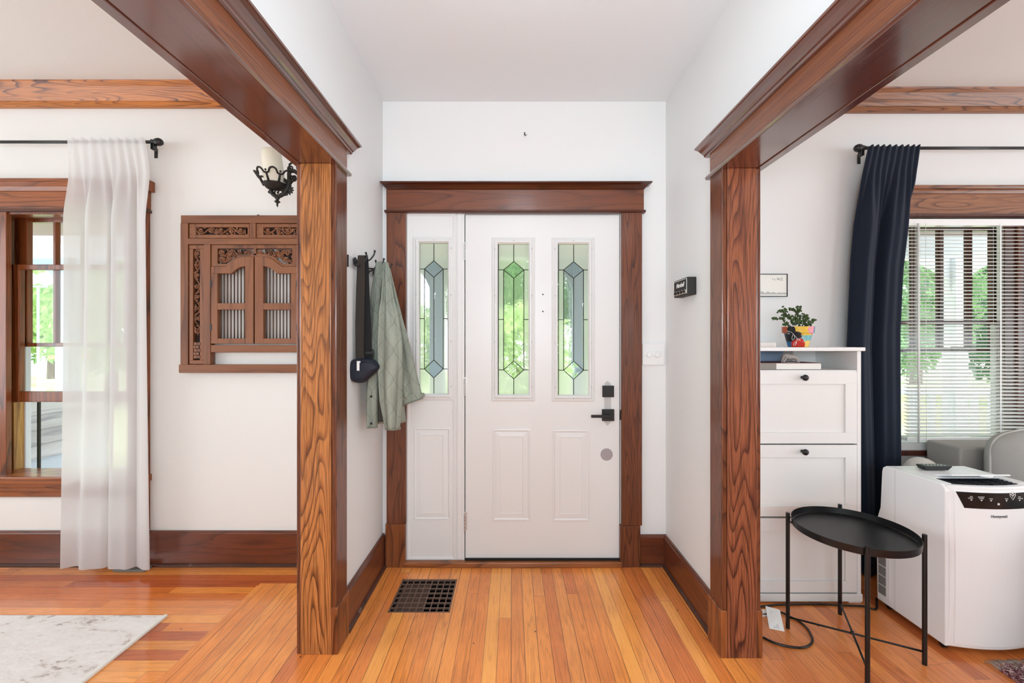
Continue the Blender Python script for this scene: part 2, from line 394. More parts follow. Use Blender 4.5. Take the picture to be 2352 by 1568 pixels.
def leafmat(name, c1, c2):
    m, n, l, b = nt(name); p = pos(n); nz = noisen(n, l, p, 2.2, 4, .7)
    l.new(ramp(n, l, nz, [(.35, c1), (.65, c2)]), b.inputs['Base Color']); setp(b, Roughness=.6)
    b.inputs['Transmission Weight'].default_value = 0
    tr = n.new('ShaderNodeBsdfTranslucent'); tr.inputs[0].default_value = c2
    mx = n.new('ShaderNodeMixShader'); mx.inputs[0].default_value = .45
    l.new(b.outputs[0], mx.inputs[1]); l.new(tr.outputs[0], mx.inputs[2]); l.new(mx.outputs[0], n['Material Output'].inputs[0]); return m
M['leafA'] = leafmat('leaves_bright', rgb(104, 146, 88), rgb(188, 212, 142))
M['leafB'] = leafmat('leaves_mid', rgb(66, 108, 72), rgb(140, 176, 120))
M['leafC'] = leafmat('leaves_dark', rgb(44, 82, 62), rgb(100, 138, 102))
def glassmat(name, tint, gloss=.06):
    m, n, l, b = nt(name); n.remove(b)
    t = n.new('ShaderNodeBsdfTransparent'); t.inputs[0].default_value = tint
    g = n.new('ShaderNodeBsdfGlossy'); g.inputs['Roughness'].default_value = .02
    mx = n.new('ShaderNodeMixShader'); mx.inputs[0].default_value = gloss
    l.new(t.outputs[0], mx.inputs[1]); l.new(g.outputs[0], mx.inputs[2]); l.new(mx.outputs[0], n['Material Output'].inputs[0]); return m
M['glass'] = glassmat('window_glass', (.96, .98, .97, 1))
def textured_glass(name, tint, milky, rough, bs, scale):
    m, n, l, b = nt(name); n.remove(b); p = pos(n)
    r = n.new('ShaderNodeBsdfRefraction'); r.inputs['Color'].default_value = tint; r.inputs['Roughness'].default_value = rough; r.inputs['IOR'].default_value = 1.12
    bp = n.new('ShaderNodeBump'); bp.inputs['Strength'].default_value = bs; bp.inputs['Distance'].default_value = .004
    l.new(noisen(n, l, p, scale, 2, .5, dist=.6), bp.inputs['Height']); l.new(bp.outputs[0], r.inputs['Normal'])
    t = n.new('ShaderNodeBsdfTransparent'); t.inputs[0].default_value = tint
    d = n.new('ShaderNodeBsdfTranslucent'); d.inputs[0].default_value = (1, .93, .97, 1)
    m1 = n.new('ShaderNodeMixShader'); m1.inputs[0].default_value = .45
    l.new(r.outputs[0], m1.inputs[1]); l.new(t.outputs[0], m1.inputs[2])
    m2 = n.new('ShaderNodeMixShader'); m2.inputs[0].default_value = milky
    l.new(m1.outputs[0], m2.inputs[1]); l.new(d.outputs[0], m2.inputs[2]); l.new(m2.outputs[0], n['Material Output'].inputs[0]); return m
M['gl_clear'] = textured_glass('leaded_glass_clear', (1, .98, 1, 1), .2, .10, .35, 60)
M['gl_frost'] = textured_glass('leaded_glass_frosted', (1, .97, 1, 1), .6, .62, .8, 45)
M['gl_bevel'] = textured_glass('leaded_glass_bevel', (.95, .98, 1, 1), .1, .12, .1, 10)
def clothmat(name, c, transp, transl):
    m, n, l, b = nt(name); setp(b, Base_Color=c, Roughness=.9, Specular_IOR_Level=.1)
    tl = n.new('ShaderNodeBsdfTranslucent'); tl.inputs[0].default_value = c
    tp = n.new('ShaderNodeBsdfTransparent')
    m1 = n.new('ShaderNodeMixShader'); m1.inputs[0].default_value = transl; l.new(b.outputs[0], m1.inputs[1]); l.new(tl.outputs[0], m1.inputs[2])
    m2 = n.new('ShaderNodeMixShader'); m2.inputs[0].default_value = transp; l.new(m1.outputs[0], m2.inputs[1]); l.new(tp.outputs[0], m2.inputs[2])
    l.new(m2.outputs[0], n['Material Output'].inputs[0]); return m
M['sheer'] = clothmat('white_sheer_cloth', rgb(246, 245, 244), .13, .42)
def rugmat():
    m, n, l, b = nt('distressed_rug_pile'); p = pos(n)
    a = noisen(n, l, mapping(n, l, p, (4, 9, 4)), 1, 8, .72, dist=.8)
    c = noisen(n, l, mapping(n, l, p, (30, 60, 30)), 1, 6, .8)
    v = mth(n, l, 'ADD', mth(n, l, 'MULTIPLY', a, .6), mth(n, l, 'MULTIPLY', c, .4))
    l.new(ramp(n, l, v, [(.30, rgb(116, 100, 92)), (.40, rgb(186, 172, 162)), (.46, rgb(240, 232, 226)), (.7, rgb(252, 248, 246))]), b.inputs['Base Color'])
    setp(b, Roughness=.95, Specular_IOR_Level=.05); bump(n, l, b, c, .8, .004); return m
M['rug'] = rugmat()
def shagmat():
    m, n, l, b = nt('burgundy_wool'); p = pos(n); a = noisen(n, l, p, 60, 4, .7)
    l.new(ramp(n, l, a, [(.35, rgb(74, 28, 36)), (.5, rgb(140, 92, 98)), (.62, rgb(205, 186, 180))]), b.inputs['Base Color']); setp(b, Roughness=.95); return m
M['shag'] = shagmat()
M['fringe'] = plain('grey_fringe', rgb(160, 150, 142), .95)
def jacketmat():
    m, n, l, b = nt('quilted_sage_cloth'); tc = n.new('ShaderNodeUVMap'); sep = n.new('ShaderNodeSeparateXYZ'); l.new(tc.outputs[0], sep.inputs[0])
    u, v = sep.outputs['X'], sep.outputs['Y']
    t = mth(n, l, 'MULTIPLY', mth(n, l, 'COSINE', mth(n, l, 'MULTIPLY', v, 2*pi/.143)), .0188)
    def line(sg):
        q = mth(n, l, 'ADD', u, mth(n, l, 'MULTIPLY', t, sg)); q = mth(n, l, 'ADD', q, .0 if sg > 0 else .04)
        q = mth(n, l, 'PINGPONG', q, .04); return q
    d = mth(n, l, 'MINIMUM', line(1), line(-1))
    ln = ramp(n, l, mth(n, l, 'MULTIPLY', d, 100), [(.05, (1, 1, 1, 1)), (.11, (0, 0, 0, 1))])
    p = pos(n); nz = noisen(n, l, mapping(n, l, p, (25, 25, 5)), 1, 3)
    c = ramp(n, l, nz, [(.3, rgb(136, 142, 130)), (.7, rgb(162, 168, 154))])
    c = mixc(n, l, mth(n, l, 'MULTIPLY', ln, .7), c, rgb(84, 88, 76)); l.new(c, b.inputs['Base Color']); setp(b, Roughness=.8, Specular_IOR_Level=.2)
    puff = mth(n, l, 'MINIMUM', mth(n, l, 'MULTIPLY', d, 60), .6)
    bump(n, l, b, mth(n, l, 'ADD', puff, mth(n, l, 'MULTIPLY', nz, 1.2)), .5, .004); return m
M['jacket'] = jacketmat()
M['jackethem'] = plain('sage_binding', rgb(128, 132, 118), .85)
def potmat(cx, cy, cz):
    m, n, l, b = nt('painted_pot'); p = pos(n); sep = n.new('ShaderNodeSeparateXYZ'); l.new(p, sep.inputs[0])
    ca, sa = cy/sqrt(cx*cx+cy*cy), cx/sqrt(cx*cx+cy*cy)
    x = mth(n, l, 'SUBTRACT', mth(n, l, 'MULTIPLY', mth(n, l, 'SUBTRACT', sep.outputs['X'], cx), ca), mth(n, l, 'MULTIPLY', mth(n, l, 'SUBTRACT', sep.outputs['Y'], cy), sa)); z = mth(n, l, 'SUBTRACT', sep.outputs['Z'], cz)
    col = rgb(120, 186, 190)
    blobs = [(-.03, .09, .2, .03, rgb(232, 190, 60)), (-.066, .09, .022, .026, rgb(190, 84, 36)), (.066, .09, .024, .024, rgb(226, 140, 150)),
             (.085, .05, .02, .08, rgb(110, 150, 190)), (-.05, .02, .035, .055, rgb(30, 100, 150)), (.045, .0, .03, .035, rgb(246, 206, 110)),
             (.0, .015, .03, .034, rgb(206, 44, 30)), (-.036, .052, .028, .024, rgb(10, 12, 18)), (-.008, .062, .026, .020, rgb(10, 12, 18)), (-.030, .088, .019, .026, rgb(10, 12, 18))]
    for (bx, bz, rx, rz, c) in blobs:
        dx = mth(n, l, 'DIVIDE', mth(n, l, 'SUBTRACT', x, bx), rx); dz = mth(n, l, 'DIVIDE', mth(n, l, 'SUBTRACT', z, bz), rz)
        d = mth(n, l, 'ADD', mth(n, l, 'MULTIPLY', dx, dx), mth(n, l, 'MULTIPLY', dz, dz))
        col = mixc(n, l, mth(n, l, 'LESS_THAN', d, 1.0), col, c)
    l.new(col, b.inputs['Base Color']); setp(b, Roughness=.4); return m

# ================================================================== THE SETTING
WY = 2.52
ZL, ZR, ZH = 2.845, 2.804, 2.761
XL0, XR1, YB = -4.6, 5.1, -3.5
WL, WR = -.7716, .918            # hall side faces of the two partition walls
WLo, WRo = -.9175, 1.049
FB = -1.384                      # seam between hall boards and left-room boards
# floor: one slab, three kinds of boards
mb = MB()
def floorpatch(x0, x1, y0, y1): mb.add([(x0, y0, 0), (x1, y0, 0), (x1, y1, 0), (x0, y1, 0)], [(0, 1, 2, 3)])
GX0, GX1, GY0, GY1 = -.612, -.306, 2.073, 2.364      # floor register hole
floorpatch(XL0, FB, YB, 2.324); floorpatch(XL0, -.84, 2.324, 2.7)
floorpatch(FB, GX0, YB, 2.324)
floorpatch(-.84, GX0, 2.324, 2.7)
floorpatch(GX0, GX1, YB, GY0); floorpatch(GX0, GX1, GY1, 2.7); floorpatch(GX1, .98, YB, 2.7)
floorpatch(.98, XR1, YB, 2.7)
fl = mb.build('floor', [M['floorY'], M['floorX'], M['floorR']]); struct(fl)
for i, p in enumerate(fl.data.polygons): p.material_index = [1, 1, 0, 0, 0, 0, 0, 2][i]
b = MB(); x0, x1, y0, y1 = GX0, GX1, GY0, GY1
b.add([(x0,y0,0),(x1,y0,0),(x1,y1,0),(x0,y1,0),(x0,y0,-.25),(x1,y0,-.25),(x1,y1,-.25),(x0,y1,-.25)], [(0,1,5,4),(1,2,6,5),(2,3,7,6),(3,0,4,7),(4,5,6,7)])
struct(b.build('trim_9', M['darkgap']))
o = MB().box(FB-.006, FB+.03, YB, 2.30, -.004, .0008).build('trim_10', M['floorY']); struct(o)

# ceilings
struct(MB().box(WL-.02, WR+.02, YB, WY+.1, ZH, ZH+.1).build('ceiling', M['ceil']))
struct(MB().box(XL0-.1, WLo+.03, YB, WY+.1, ZL, ZL+.1).build('ceiling', M['ceil_t']))
struct(MB().box(WRo-.03, XR1+.1, YB, WY+.1, ZR, ZR+.1).build('ceiling', M['ceil_t']))

# front wall with openings
WLx0, WLx1, WLz0, WLz1 = -3.13, -2.235, .515, 2.095      # left window opening
WRx0, WRx1, WRz0, WRz1 = 2.14, 3.07, .665, 2.055         # right window opening
DX0, DX1, DZ1 = PX(934, 2.5), PX(1428, 2.5), PZ(489, 2.5)
def wallXZ(name, mat, x0, x1, z0, z1, y0, y1, holes):
    m = MB(); xs = sorted({x0, x1}|{h[0] for h in holes}|{h[1] for h in holes})
    for a, c in zip(xs[:-1], xs[1:]):
        hs = sorted([h for h in holes if h[0] <= a+1e-6 and h[1] >= c-1e-6], key=lambda h: h[2])
        z = z0
        for h in hs:
            if h[2] > z: m.box(a, c, y0, y1, z, h[2])
            z = h[3]
        if z < z1: m.box(a, c, y0, y1, z, z1)
    bmo = m.build(name, mat); return struct(bmo)
wallXZ('wall_front_left', M['wall_l'], XL0, -.845, 0, 2.95, WY, WY+.16, [(WLx0, WLx1, WLz0, WLz1)])
wallXZ('wall_front', M['wall'], -.845, .985, 0, 2.95, WY, WY+.16, [(DX0, DX1, 0, DZ1)])
wallXZ('wall_front_right', M['wall_r'], .985, XR1, 0, 2.95, WY, WY+.16, [(WRx0, WRx1, WRz0, WRz1)])
# partitions with wide cased openings
OY0 = -1.6
JL, JR = 1.794, 1.773            # jamb faces
SL, SR = 2.087, 2.058            # soffit heights
def partition(name, x0, x1, jy, sz, mat):
    m = MB()
    m.box(x0, x1, jy+.02, WY, 0, 2.95); m.box(x0, x1, OY0, jy+.02, sz+.02, 2.95); m.box(x0, x1, YB, OY0, 0, 2.95)
    return struct(m.build(name, mat))
partition('wall_left', WLo+.02, WL, JL, SL, M['wall']); partition('wall_right', WR, WRo-.02, JR, SR, M['wall'])
# back and outer walls with big window openings (behind the camera)
wallXZ('wall_back', M['wall'], XL0, XR1, 0, 2.95, YB-.12, YB, [(-1.3, 1.46, .5, 2.4)])
def wallYZ(name, x0, x1, hy0, hy1, hz0, hz1, mat):
    m = MB(); m.box(x0, x1, YB, hy0, 0, 2.95).box(x0, x1, hy1, WY+.1, 0, 2.95).box(x0, x1, hy0, hy1, 0, hz0).box(x0, x1, hy0, hy1, hz1, 2.95)
    struct(m.build(name, mat))
wallYZ('wall_outer_left', XL0-.12, XL0, -1.4, 1.8, .7, 2.35, M['wall_l']); wallYZ('wall_outer_right', XR1, XR1+.12, -1.4, 1.8, .7, 2.35, M['wall_r'])

# cased openings: jambs, casings, lintels with bead and crown
def cased_opening(num, side, jx_in, jx_out, cas_t, jy, casw, sz, headh, mats):
    # side -1: opening towards the left room ; +1: towards the right room.  jx_in hall side of wall, jx_out room side
    s = side
    root = sthing('trim_%d' % num, ((jx_in+jx_out)/2, jy, 0))
    jm, cm, fm, sm = mats
    a, c = jx_in, jx_out
    MB().box(a, c, jy, jy+.022, 0, sz).build('jamb', jm, root, bevel=.0025)
    # hall side casing and plinth; room side casing
    f_in = a - s*cas_t; f_out = c + s*.018
    MB().box(a, f_in, jy+.004, jy+casw, 0, sz).build('casing', cm, root, bevel=.004)
    MB().box(a, f_in-s*.007, jy-.001, jy+casw+.008, 0, .2).build('plinth_block', M['plinth'], root, bevel=.004)
    MB().box(c, f_out, jy+.004, jy+casw, 0, sz).build('casing', cm, root, bevel=.004)
    if s > 0: MB().box(c, f_out+s*.006, jy-.001, jy+casw+.008, 0, .2).build('plinth_block', M['plinth'], root, bevel=.004)
    # head
    y0, y1 = OY0-.1, jy+casw
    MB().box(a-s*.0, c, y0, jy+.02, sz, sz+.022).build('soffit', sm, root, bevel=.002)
    for (base, d) in ((a, -s), (c, s)):
        t = cas_t if d == -s else .018
        MB().box(base, base+d*t, y0, y1, sz+.004, sz+headh).build('head_board', fm, root, bevel=.002)
        # bead
        def rp(x, z): return (x, z)
        pts = [(base, sz-.004), (base+d*(t+.012), sz-.004), (base+d*(t+.016), sz+.003), (base+d*(t+.016), sz+.008), (base+d*(t+.011), sz+.0145), (base, sz+.0145)]
        MB().prism(pts, 'Y', y0, y1+.014).build('bead', sm, root, bevel=.0015)
        h = sz+headh
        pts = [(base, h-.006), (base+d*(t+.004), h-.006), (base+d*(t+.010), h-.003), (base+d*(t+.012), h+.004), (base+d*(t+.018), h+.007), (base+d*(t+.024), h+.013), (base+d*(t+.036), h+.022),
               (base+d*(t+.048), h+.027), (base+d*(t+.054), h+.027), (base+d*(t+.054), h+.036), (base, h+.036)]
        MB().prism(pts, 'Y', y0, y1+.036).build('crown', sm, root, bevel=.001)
    return root
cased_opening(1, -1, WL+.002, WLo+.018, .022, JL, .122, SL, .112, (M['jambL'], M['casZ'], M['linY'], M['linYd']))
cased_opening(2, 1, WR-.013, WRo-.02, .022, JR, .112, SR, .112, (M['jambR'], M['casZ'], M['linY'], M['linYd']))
# the bits of stop between casing edge and jamb on the far ends are behind the camera: plain end posts
for nm, a, c, sz in (('trim_11', WL+.02, WLo, SL), ('trim_12', WR-.03, WRo, SR)):
    struct(MB().box(a, c, OY0-.12, OY0, 0, sz).build(nm, M['casZ'], bevel=.003))

# picture rails under the ceilings of the side rooms
def rail(name, x0, x1, zb, zt, mat):
    h = zt-zb
    pts = [(WY, zb), (WY-.022, zb), (WY-.03, zb+.004), (WY-.03, zb+.028), (WY-.022, zb+.034), (WY-.03, zb+.05), (WY-.04, zb+h*.55), (WY-.058, zb+h*.8), (WY-.062, zb+h*.83), (WY-.075, zt-.008), (WY-.078, zt), (WY, zt)]
    struct(MB().prism(pts, 'X', x0, x1).build(name, mat, bevel=.001))
rail('trim_3', XL0, WLo+.02, PZ(244.5, 2.49), ZL, M['ceiltrimL'])
rail('trim_4', WRo-.02, XR1, PZ(256, 2.49), ZR, M['ceiltrimR'])

# baseboards
def baseb(name, axis, a0, a1, face, d, h, mat, shoe=True, t=.02):
    # face = wall plane, d = direction the board projects
    def pr(pts, nm, m, par=None):
        q = MB().prism(pts, axis, a0, a1).build(nm, m, par, bevel=.0015)
        return q
    o = pr([(face, 0), (face+d*t, 0), (face+d*t, h-.014), (face+d*(t-.006), h-.008), (face+d*(t-.008), h), (face, h)], name, mat); struct(o)
    if shoe:
        pr([(face+d*t, 0), (face+d*(t+.014), 0), (face+d*(t+.012), .012), (face+d*t, .018)], 'shoe_mould', M['shoe'], o)
    return o
baseb('baseboard_left', 'X', XL0, WLo+.02, WY, -1, .205, M['baseX'])
baseb('baseboard_right', 'X', WRo, XR1, WY, -1, .18, M['baseX'])
baseb('baseboard_hall', 'X', PX(1471, 2.5), WR, WY, -1, .182, M['baseX'])
baseb('baseboard_hall_left', 'Y', JL+.13, WY, WL, 1, .188, M['baseY'])
baseb('baseboard_hall_right', 'Y', JR+.12, WY, WR, -1, .182, M['baseY'])

# ------------------------------------------------------------------ front door casing
CY = 2.49
dc = sthing('trim_5', (0.02, WY, 0))
def cbox(x0, x1, y0, y1, yf, yb, nm, mt, par, bevel=.002):
    return MB().box(PX(x0, yf), PX(x1, yf), yf, yb, PZ(y1, yf), PZ(y0, yf)).build(nm, mt, par, bevel=bevel)
cbox(887.5, 932, 488, 1204, CY, WY, 'casing', M['casZ'], dc); cbox(1428, 1475, 488, 1208, CY, WY, 'casing', M['casZ'], dc)
zt = PZ(1204, CY)
MB().box(PX(885, CY-.004), PX(931, CY), CY-.005, WY, 0, zt).build('plinth_block', M['plinth'], dc, bevel=.002)
MB().box(PX(1424, CY), PX(1471, CY-.004), CY-.005, WY, 0, PZ(1208, CY)).build('plinth_block', M['casZ'], dc, bevel=.002)
cbox(887, 1479, 436, 484, CY, WY, 'head_board', M['casX'], dc)
zb = PZ(489.5, CY); x0, x1 = PX(884, CY), PX(1482, CY)
MB().prism([(WY, zb), (CY-.006, zb), (CY-.013, zb+.004), (CY-.015, zb+.009), (CY-.012, zb+.014), (WY, zb+.014)], 'X', x0, x1).build('bead', M['casXd'], dc, bevel=.001)
zb = PZ(436.5, CY); zt = PZ(421.5, CY-.03)
# crown as a lofted hip so that its ends mitre outward
mm = MB()
prof = [(0, .0), (.006, .004), (.010, .010), (.022, .022), (.036, .028), (.040, .029), (.040, .036)]
xa, xb = PX(889, CY), PX(1478, CY); vv = []
for (o_, h_) in prof: vv += [(xa-o_*.75, CY-o_, zb+h_), (xb+o_, CY-o_, zb+h_), (xb+o_, WY, zb+h_), (xa-o_*.75, WY, zb+h_)]
ff = []
for i in range(len(prof)-1):
    for k in range(4): ff.append((i*4+k, i*4+(k+1) % 4, (i+1)*4+(k+1) % 4, (i+1)*4+k))
ff += [(0, 3, 2, 1), tuple(len(prof)*4-4+k for k in range(4))]
mm.add(vv, ff).build('crown', M['casXd'], dc)

# ------------------------------------------------------------------ front door + sidelight
DF = 2.515        # door face
def X_(x): return PX(x, DF)
def Z_(y): return PZ(y, DF)
# white frame around
fr = sthing('trim_6', (X_(1180), DF, 0))
m = MB(); m.box(X_(930), X_(934.5), DF-.002, DF+.12, 0, Z_(487)).box(X_(930), X_(1430), DF-.002, DF+.12, Z_(493), Z_(486))
m.box(X_(1424.5), X_(1430), DF-.002, DF+.12, 0, Z_(487)); m.build('frame', M['white'], fr)
m = MB(); m.box(X_(1047), X_(1067), DF-.004, DF+.10, Z_(1287), Z_(490)); m.build('mullion_post', M['white'], fr, bevel=.002)
MB().box(X_(1050), X_(1062), DF-.009, DF, Z_(1285), Z_(492)).build('mullion_moulding', M['white'], fr, bevel=.004)
MB().box(X_(929.5), X_(1425.5), 2.478, DF+.12, 0, PZ(1293, 2.478)).build('threshold', M['sill'], fr, bevel=.004)
MB().box(X_(1060), X_(1074), DF+.05, DF+.08, Z_(1292), Z_(490)).box(X_(1417), X_(1427), DF+.05, DF+.08, Z_(1292), Z_(490)).box(X_(1060), X_(1427), DF+.05, DF+.08, Z_(500), Z_(488)).build('weather_strip', M['darkgap'], fr)
MB().box(X_(1069), X_(1423), 2.500, DF+.06, PZ(1290, 2.5), PZ(1284.5, 2.5)).build('door_sweep', M['darkgap'], fr)

def panel_face(mbx, x0, x1, y0, y1, holes, yf, th):
    """slab between pixel bounds with rectangular pixel holes"""
    xs = sorted({x0, x1}|{h[0] for h in holes}|{h[1] for h in holes})
    for a, c in zip(xs[:-1], xs[1:]):
        hs = sorted([h for h in holes if h[0] <= a+1e-6 and h[1] >= c-1e-6], key=lambda h: h[2]); y = y0
        for h in hs:
            if h[2] > y: mbx.box(PX(a, yf), PX(c, yf), yf, yf+th, PZ(h[2], yf), PZ(y, yf))
            y = h[3]
        if y < y1: mbx.box(PX(a, yf), PX(c, yf), yf, yf+th, PZ(y1, yf), PZ(y, yf))
def frame_ring(mbx, x0, x1, y0, y1, prof, yf):
    """mitred moulding ring; prof = [(inset px, outward metres)...]"""
    vv = []; ff = []; n = len(prof)
    for (ins, o_) in prof:
        for (x, y) in ((x0+ins, y0+ins), (x1-ins, y0+ins), (x1-ins, y1-ins), (x0+ins, y1-ins)):
            vv.append((PX(x, yf), yf-o_, PZ(y, yf)))
    for i in range(n-1):
        for k in range(4): ff.append((i*4+k, i*4+(k+1) % 4, (i+1)*4+(k+1) % 4, (i+1)*4+k))
    mbx.add(vv, ff)
def leaded(par, x0, x1, y0, y1):
    """glass, cames, frame of one tall light (pixel bounds of the glass)"""
    fx0, fx1, fy0, fy1 = x0-16, x1+14, y0-16, y1+15
    m = MB(); frame_ring(m, fx0, fx1, fy0, fy1, [(0, -.001), (1.2, .006), (3.5, .008), (4.5, .004), (6, .005), (9, .013), (11.5, .013), (14.5, .004), (15, -.02)], DF)
    fo = m.build('glass_frame', M['white'], par, bevel=0)
    m = MB()
    for (sx, sy) in [((x0+x1)/2, y0-8), ((x0+x1)/2, y1+8)]+[(x, y0+q*(y1-y0)) for x in (x0-8, x1+7) for q in (.03, .34, .65, .95)]:
        m.lathe([(0.0005, -.0005), (.0028, 0), (.0028, .004)], (PX(sx, DF-.012), DF-.014, PZ(sy, DF-.012)), 10, 'Y')
    m.build('screw_cover', M['screw'], fo)
    gy = DF+.018
    def gp(u, v): return ((PX(x0, gy)+(PX(x1, gy)-PX(x0, gy))*u), gy, PZ(y0, gy)+(PZ(y1, gy)-PZ(y0, gy))*v)
    # pattern in unit coords
    tu = .5; dt, dm, dbt = .115, .17, .225          # top diamond top / middle / bottom
    bt, bm_, bb = .775, .835, .895
    l_, r_ = .17, .83
    A = lambda u, v: gp(u, v)
    def poly(pts, off=0): 
        q = [(p[0], p[1]+off, p[2]) for p in [A(*t) for t in pts]]; return q
    fro = MB(); clr = MB(); bev = MB()
    def addp(mbx, pts): 
        q = poly(pts); mbx.add(q, [tuple(range(len(q)))])
    addp(fro, [(0, 0), (.5, 0), (.5, dt), (l_, dm), (0, dm)]); addp(fro, [(.5, 0), (1, 0), (1, dm), (r_, dm), (.5, dt)])
    addp(fro, [(0, bm_), (l_, bm_), (.5, bb), (.5, 1), (0, 1)]); addp(fro, [(1, bm_), (1, 1), (.5, 1), (.5, bb), (r_, bm_)])
    addp(fro, [(0, dm), (l_, dm), (l_, bm_), (0, bm_)]); addp(fro, [(r_, dm), (1, dm), (1, bm_), (r_, bm_)])
    addp(clr, [(l_, dm), (.5, dbt), (.5, bt), (l_, bm_)]); addp(clr, [(.5, dbt), (r_, dm), (r_, bm_), (.5, bt)])
    for (a1, a2, a3) in ((dt, dm, dbt), (bt, bm_, bb)):
        pts = [A(.5, a1), A(r_, a2), A(.5, a3), A(l_, a2)]
        c = Vector(A(.5, a2)); inn = [c+(Vector(p)-c)*.62-Vector((0, .003, 0)) for p in pts]
        bev.add([tuple(p) for p in pts]+[tuple(p) for p in inn], [(0, 1, 5, 4), (1, 2, 6, 5), (2, 3, 7, 6), (3, 0, 4, 7), (4, 5, 6, 7)])
    fro.build('frosted_pane', M['gl_frost'], par); clr.build('clear_pane', M['gl_clear'], par); bev.build('bevelled_diamond', M['gl_bevel'], par)
    cm = MB(); cr = .0022
    segs = [((.5, 0), (.5, dt)), ((.5, dt), (l_, dm)), ((.5, dt), (r_, dm)), ((l_, dm), (.5, dbt)), ((r_, dm), (.5, dbt)), ((.5, dbt), (.5, bt)), ((0, dm), (l_, dm)), ((r_, dm), (1, dm)),
            ((l_, dm), (l_, bm_)), ((r_, dm), (r_, bm_)), ((0, .5), (l_, .5)), ((r_, .5), (1, .5)), ((.5, bt), (l_, bm_)), ((.5, bt), (r_, bm_)), ((l_, bm_), (.5, bb)), ((r_, bm_), (.5, bb)),
            ((.5, bb), (.5, 1)), ((0, bm_), (l_, bm_)), ((r_, bm_), (1, bm_)), ((0, 0), (1, 0)), ((0, 0), (0, 1)), ((1, 0), (1, 1))]
    for a, c in segs: cm.tube([A(*a), A(*c)], cr, 8)
    cm.build('lead_came', M['came'], par, smooth=True)
def raised_panel(par, x0, x1, y0, y1):
    m = MB(); frame_ring(m, x0, x1, y0, y1, [(0, -.001), (.5, .0035), (3.5, .005), (5.5, .002), (7.5, -.0), (8, .002), (18, .0045), (19, .0025), (20, .0025)], DF)
    m.add([(PX(x, DF), DF-.0025, PZ(y, DF)) for (x, y) in ((x0+20, y0+20), (x1-20, y0+20), (x1-20, y1-20), (x0+20, y1-20))], [(0, 1, 2, 3)])
    m.build('raised_panel', M['white'], par)
door = sthing('door_1', (X_(1246), DF, 0))
m = MB(); g1 = (1145, 1215, 562, 907); g2 = (1283, 1352, 562, 908)
panel_face(m, 1069, 1422.5, 494.5, 1283.5, [(g1[0]-2, g1[1]+2, g1[2]-2, g1[3]+2), (g2[0]-2, g2[1]+2, g2[2]-2, g2[3]+2)], DF, .045)
m.build('door_slab', M['white'], door)
leaded(door, *g1[:2], g1[2], g1[3]); leaded(door, *g2[:2], g2[2], g2[3])
raised_panel(door, 1131, 1219, 985, 1197); raised_panel(door, 1268, 1354, 987, 1198)
# lock set
ly = DF-.001
m = MB(); px_, pts = 1395.5, []
for (dx, y) in ((-7.5, 884), (-6, 880), (-2.5, 878), (-1.5, 876), (1.5, 876), (2.5, 878), (6, 880), (7.5, 884), (7.5, 969), (6, 972), (2.5, 975), (1, 978), (-1, 978), (-2.5, 975), (-6, 972), (-7.5, 969)):
    pts.append((PX(px_+dx, DF), PZ(y, DF)))
m.prism(pts, 'Y', DF-.003, DF+.001).build('lock_backplate', M['plategrey'], door)
dbt_ = MB().box(X_(1383), X_(1409), DF-.018, DF-.003, Z_(912), Z_(886)).build('deadbolt', M['blackmatte'], door, bevel=.0015)
MB().lathe([(.004, 0), (.004, .004), (.0005, .004)], (X_(1397), DF-.0215, Z_(898)), 12, 'Y').build('keyhole', M['blackmetal'], dbt_)
rz = MB().box(X_(1382), X_(1409.5), DF-.018, DF-.003, Z_(966.5), Z_(940)).build('lever_rosette', M['blackmatte'], door, bevel=.0015)
m = MB(); m.lathe([(.010, 0), (.010, .034)], (X_(1397), DF-.05, Z_(954)), 20, 'Y')
m.box(PX(1358, 2.46), PX(1400, 2.46), DF-.060, DF-.048, PZ(960, 2.46), PZ(953.5, 2.46)); m.build('lever_handle', M['blackmatte'], rz, bevel=.002)
m = MB(); m.lathe([(.034, 0), (.036, -.002), (.036, -.004), (.034, -.0045), (.004, -.0045), (.0035, -.0055), (.0005, -.0055)], (X_(1393), DF, Z_(1044)), 40, 'Y'); m.build('bore_cover_disc', M['discgrey'], door)
m = MB()
for y in (677, 716): m.lathe([(.0045, 0), (.0045, -.0015), (.0005, -.0016)], (X_(1247), DF, Z_(y)), 12, 'Y')
m.build('screw_hole', M['blackmatte'], door)
for yy in (577, 887, 1196):
    m = MB()
    for k in range(5):
        m.lathe([(.0005, 0), (.0055, .0006), (.0055, .0185), (.0005, .0192)], (X_(1068), DF-.006, Z_(yy+22)+k*.0212), 12, 'Z')
    m.box(X_(1063), X_(1073), DF-.003, DF+.001, Z_(yy+22), Z_(yy-20)); m.build('hinge', M['steel'], door)
MB().box(X_(1422.7), X_(1426.5), DF-.004, DF+.02, Z_(965), Z_(942)).build('latch_strike', M['blackmatte'], fr)
# sidelight
sl = sthing('window_3', (X_(990), DF, 0))
m = MB(); g3 = (964, 1029, 560, 905)
panel_face(m, 934.5, 1047, 490, 1285, [(g3[0]-2, g3[1]+2, g3[2]-2, g3[3]+2)], DF, .045); m.build('side_panel', M['white'], sl)
leaded(sl, *g3[:2], g3[2], g3[3]); raised_panel(sl, 950, 1036, 982, 1195)
m = MB(); frame_ring(m, 934.5, 1047, 490, 1286, [(0, .004), (2.5, .006), (6, .004), (7, -.001)], DF); m.build('edge_bead', M['white'], sl)

# ------------------------------------------------------------------ left window
w1 = sthing('window_1', ((WLx0+WLx1)/2, WY, WLz0))
CF = 2.492
def wb(x0, x1, y0, y1, yf, yb, nm, mt, par, bevel=.002): return cbox(x0, x1, y0, y1, yf, yb, nm, mt, par, bevel)
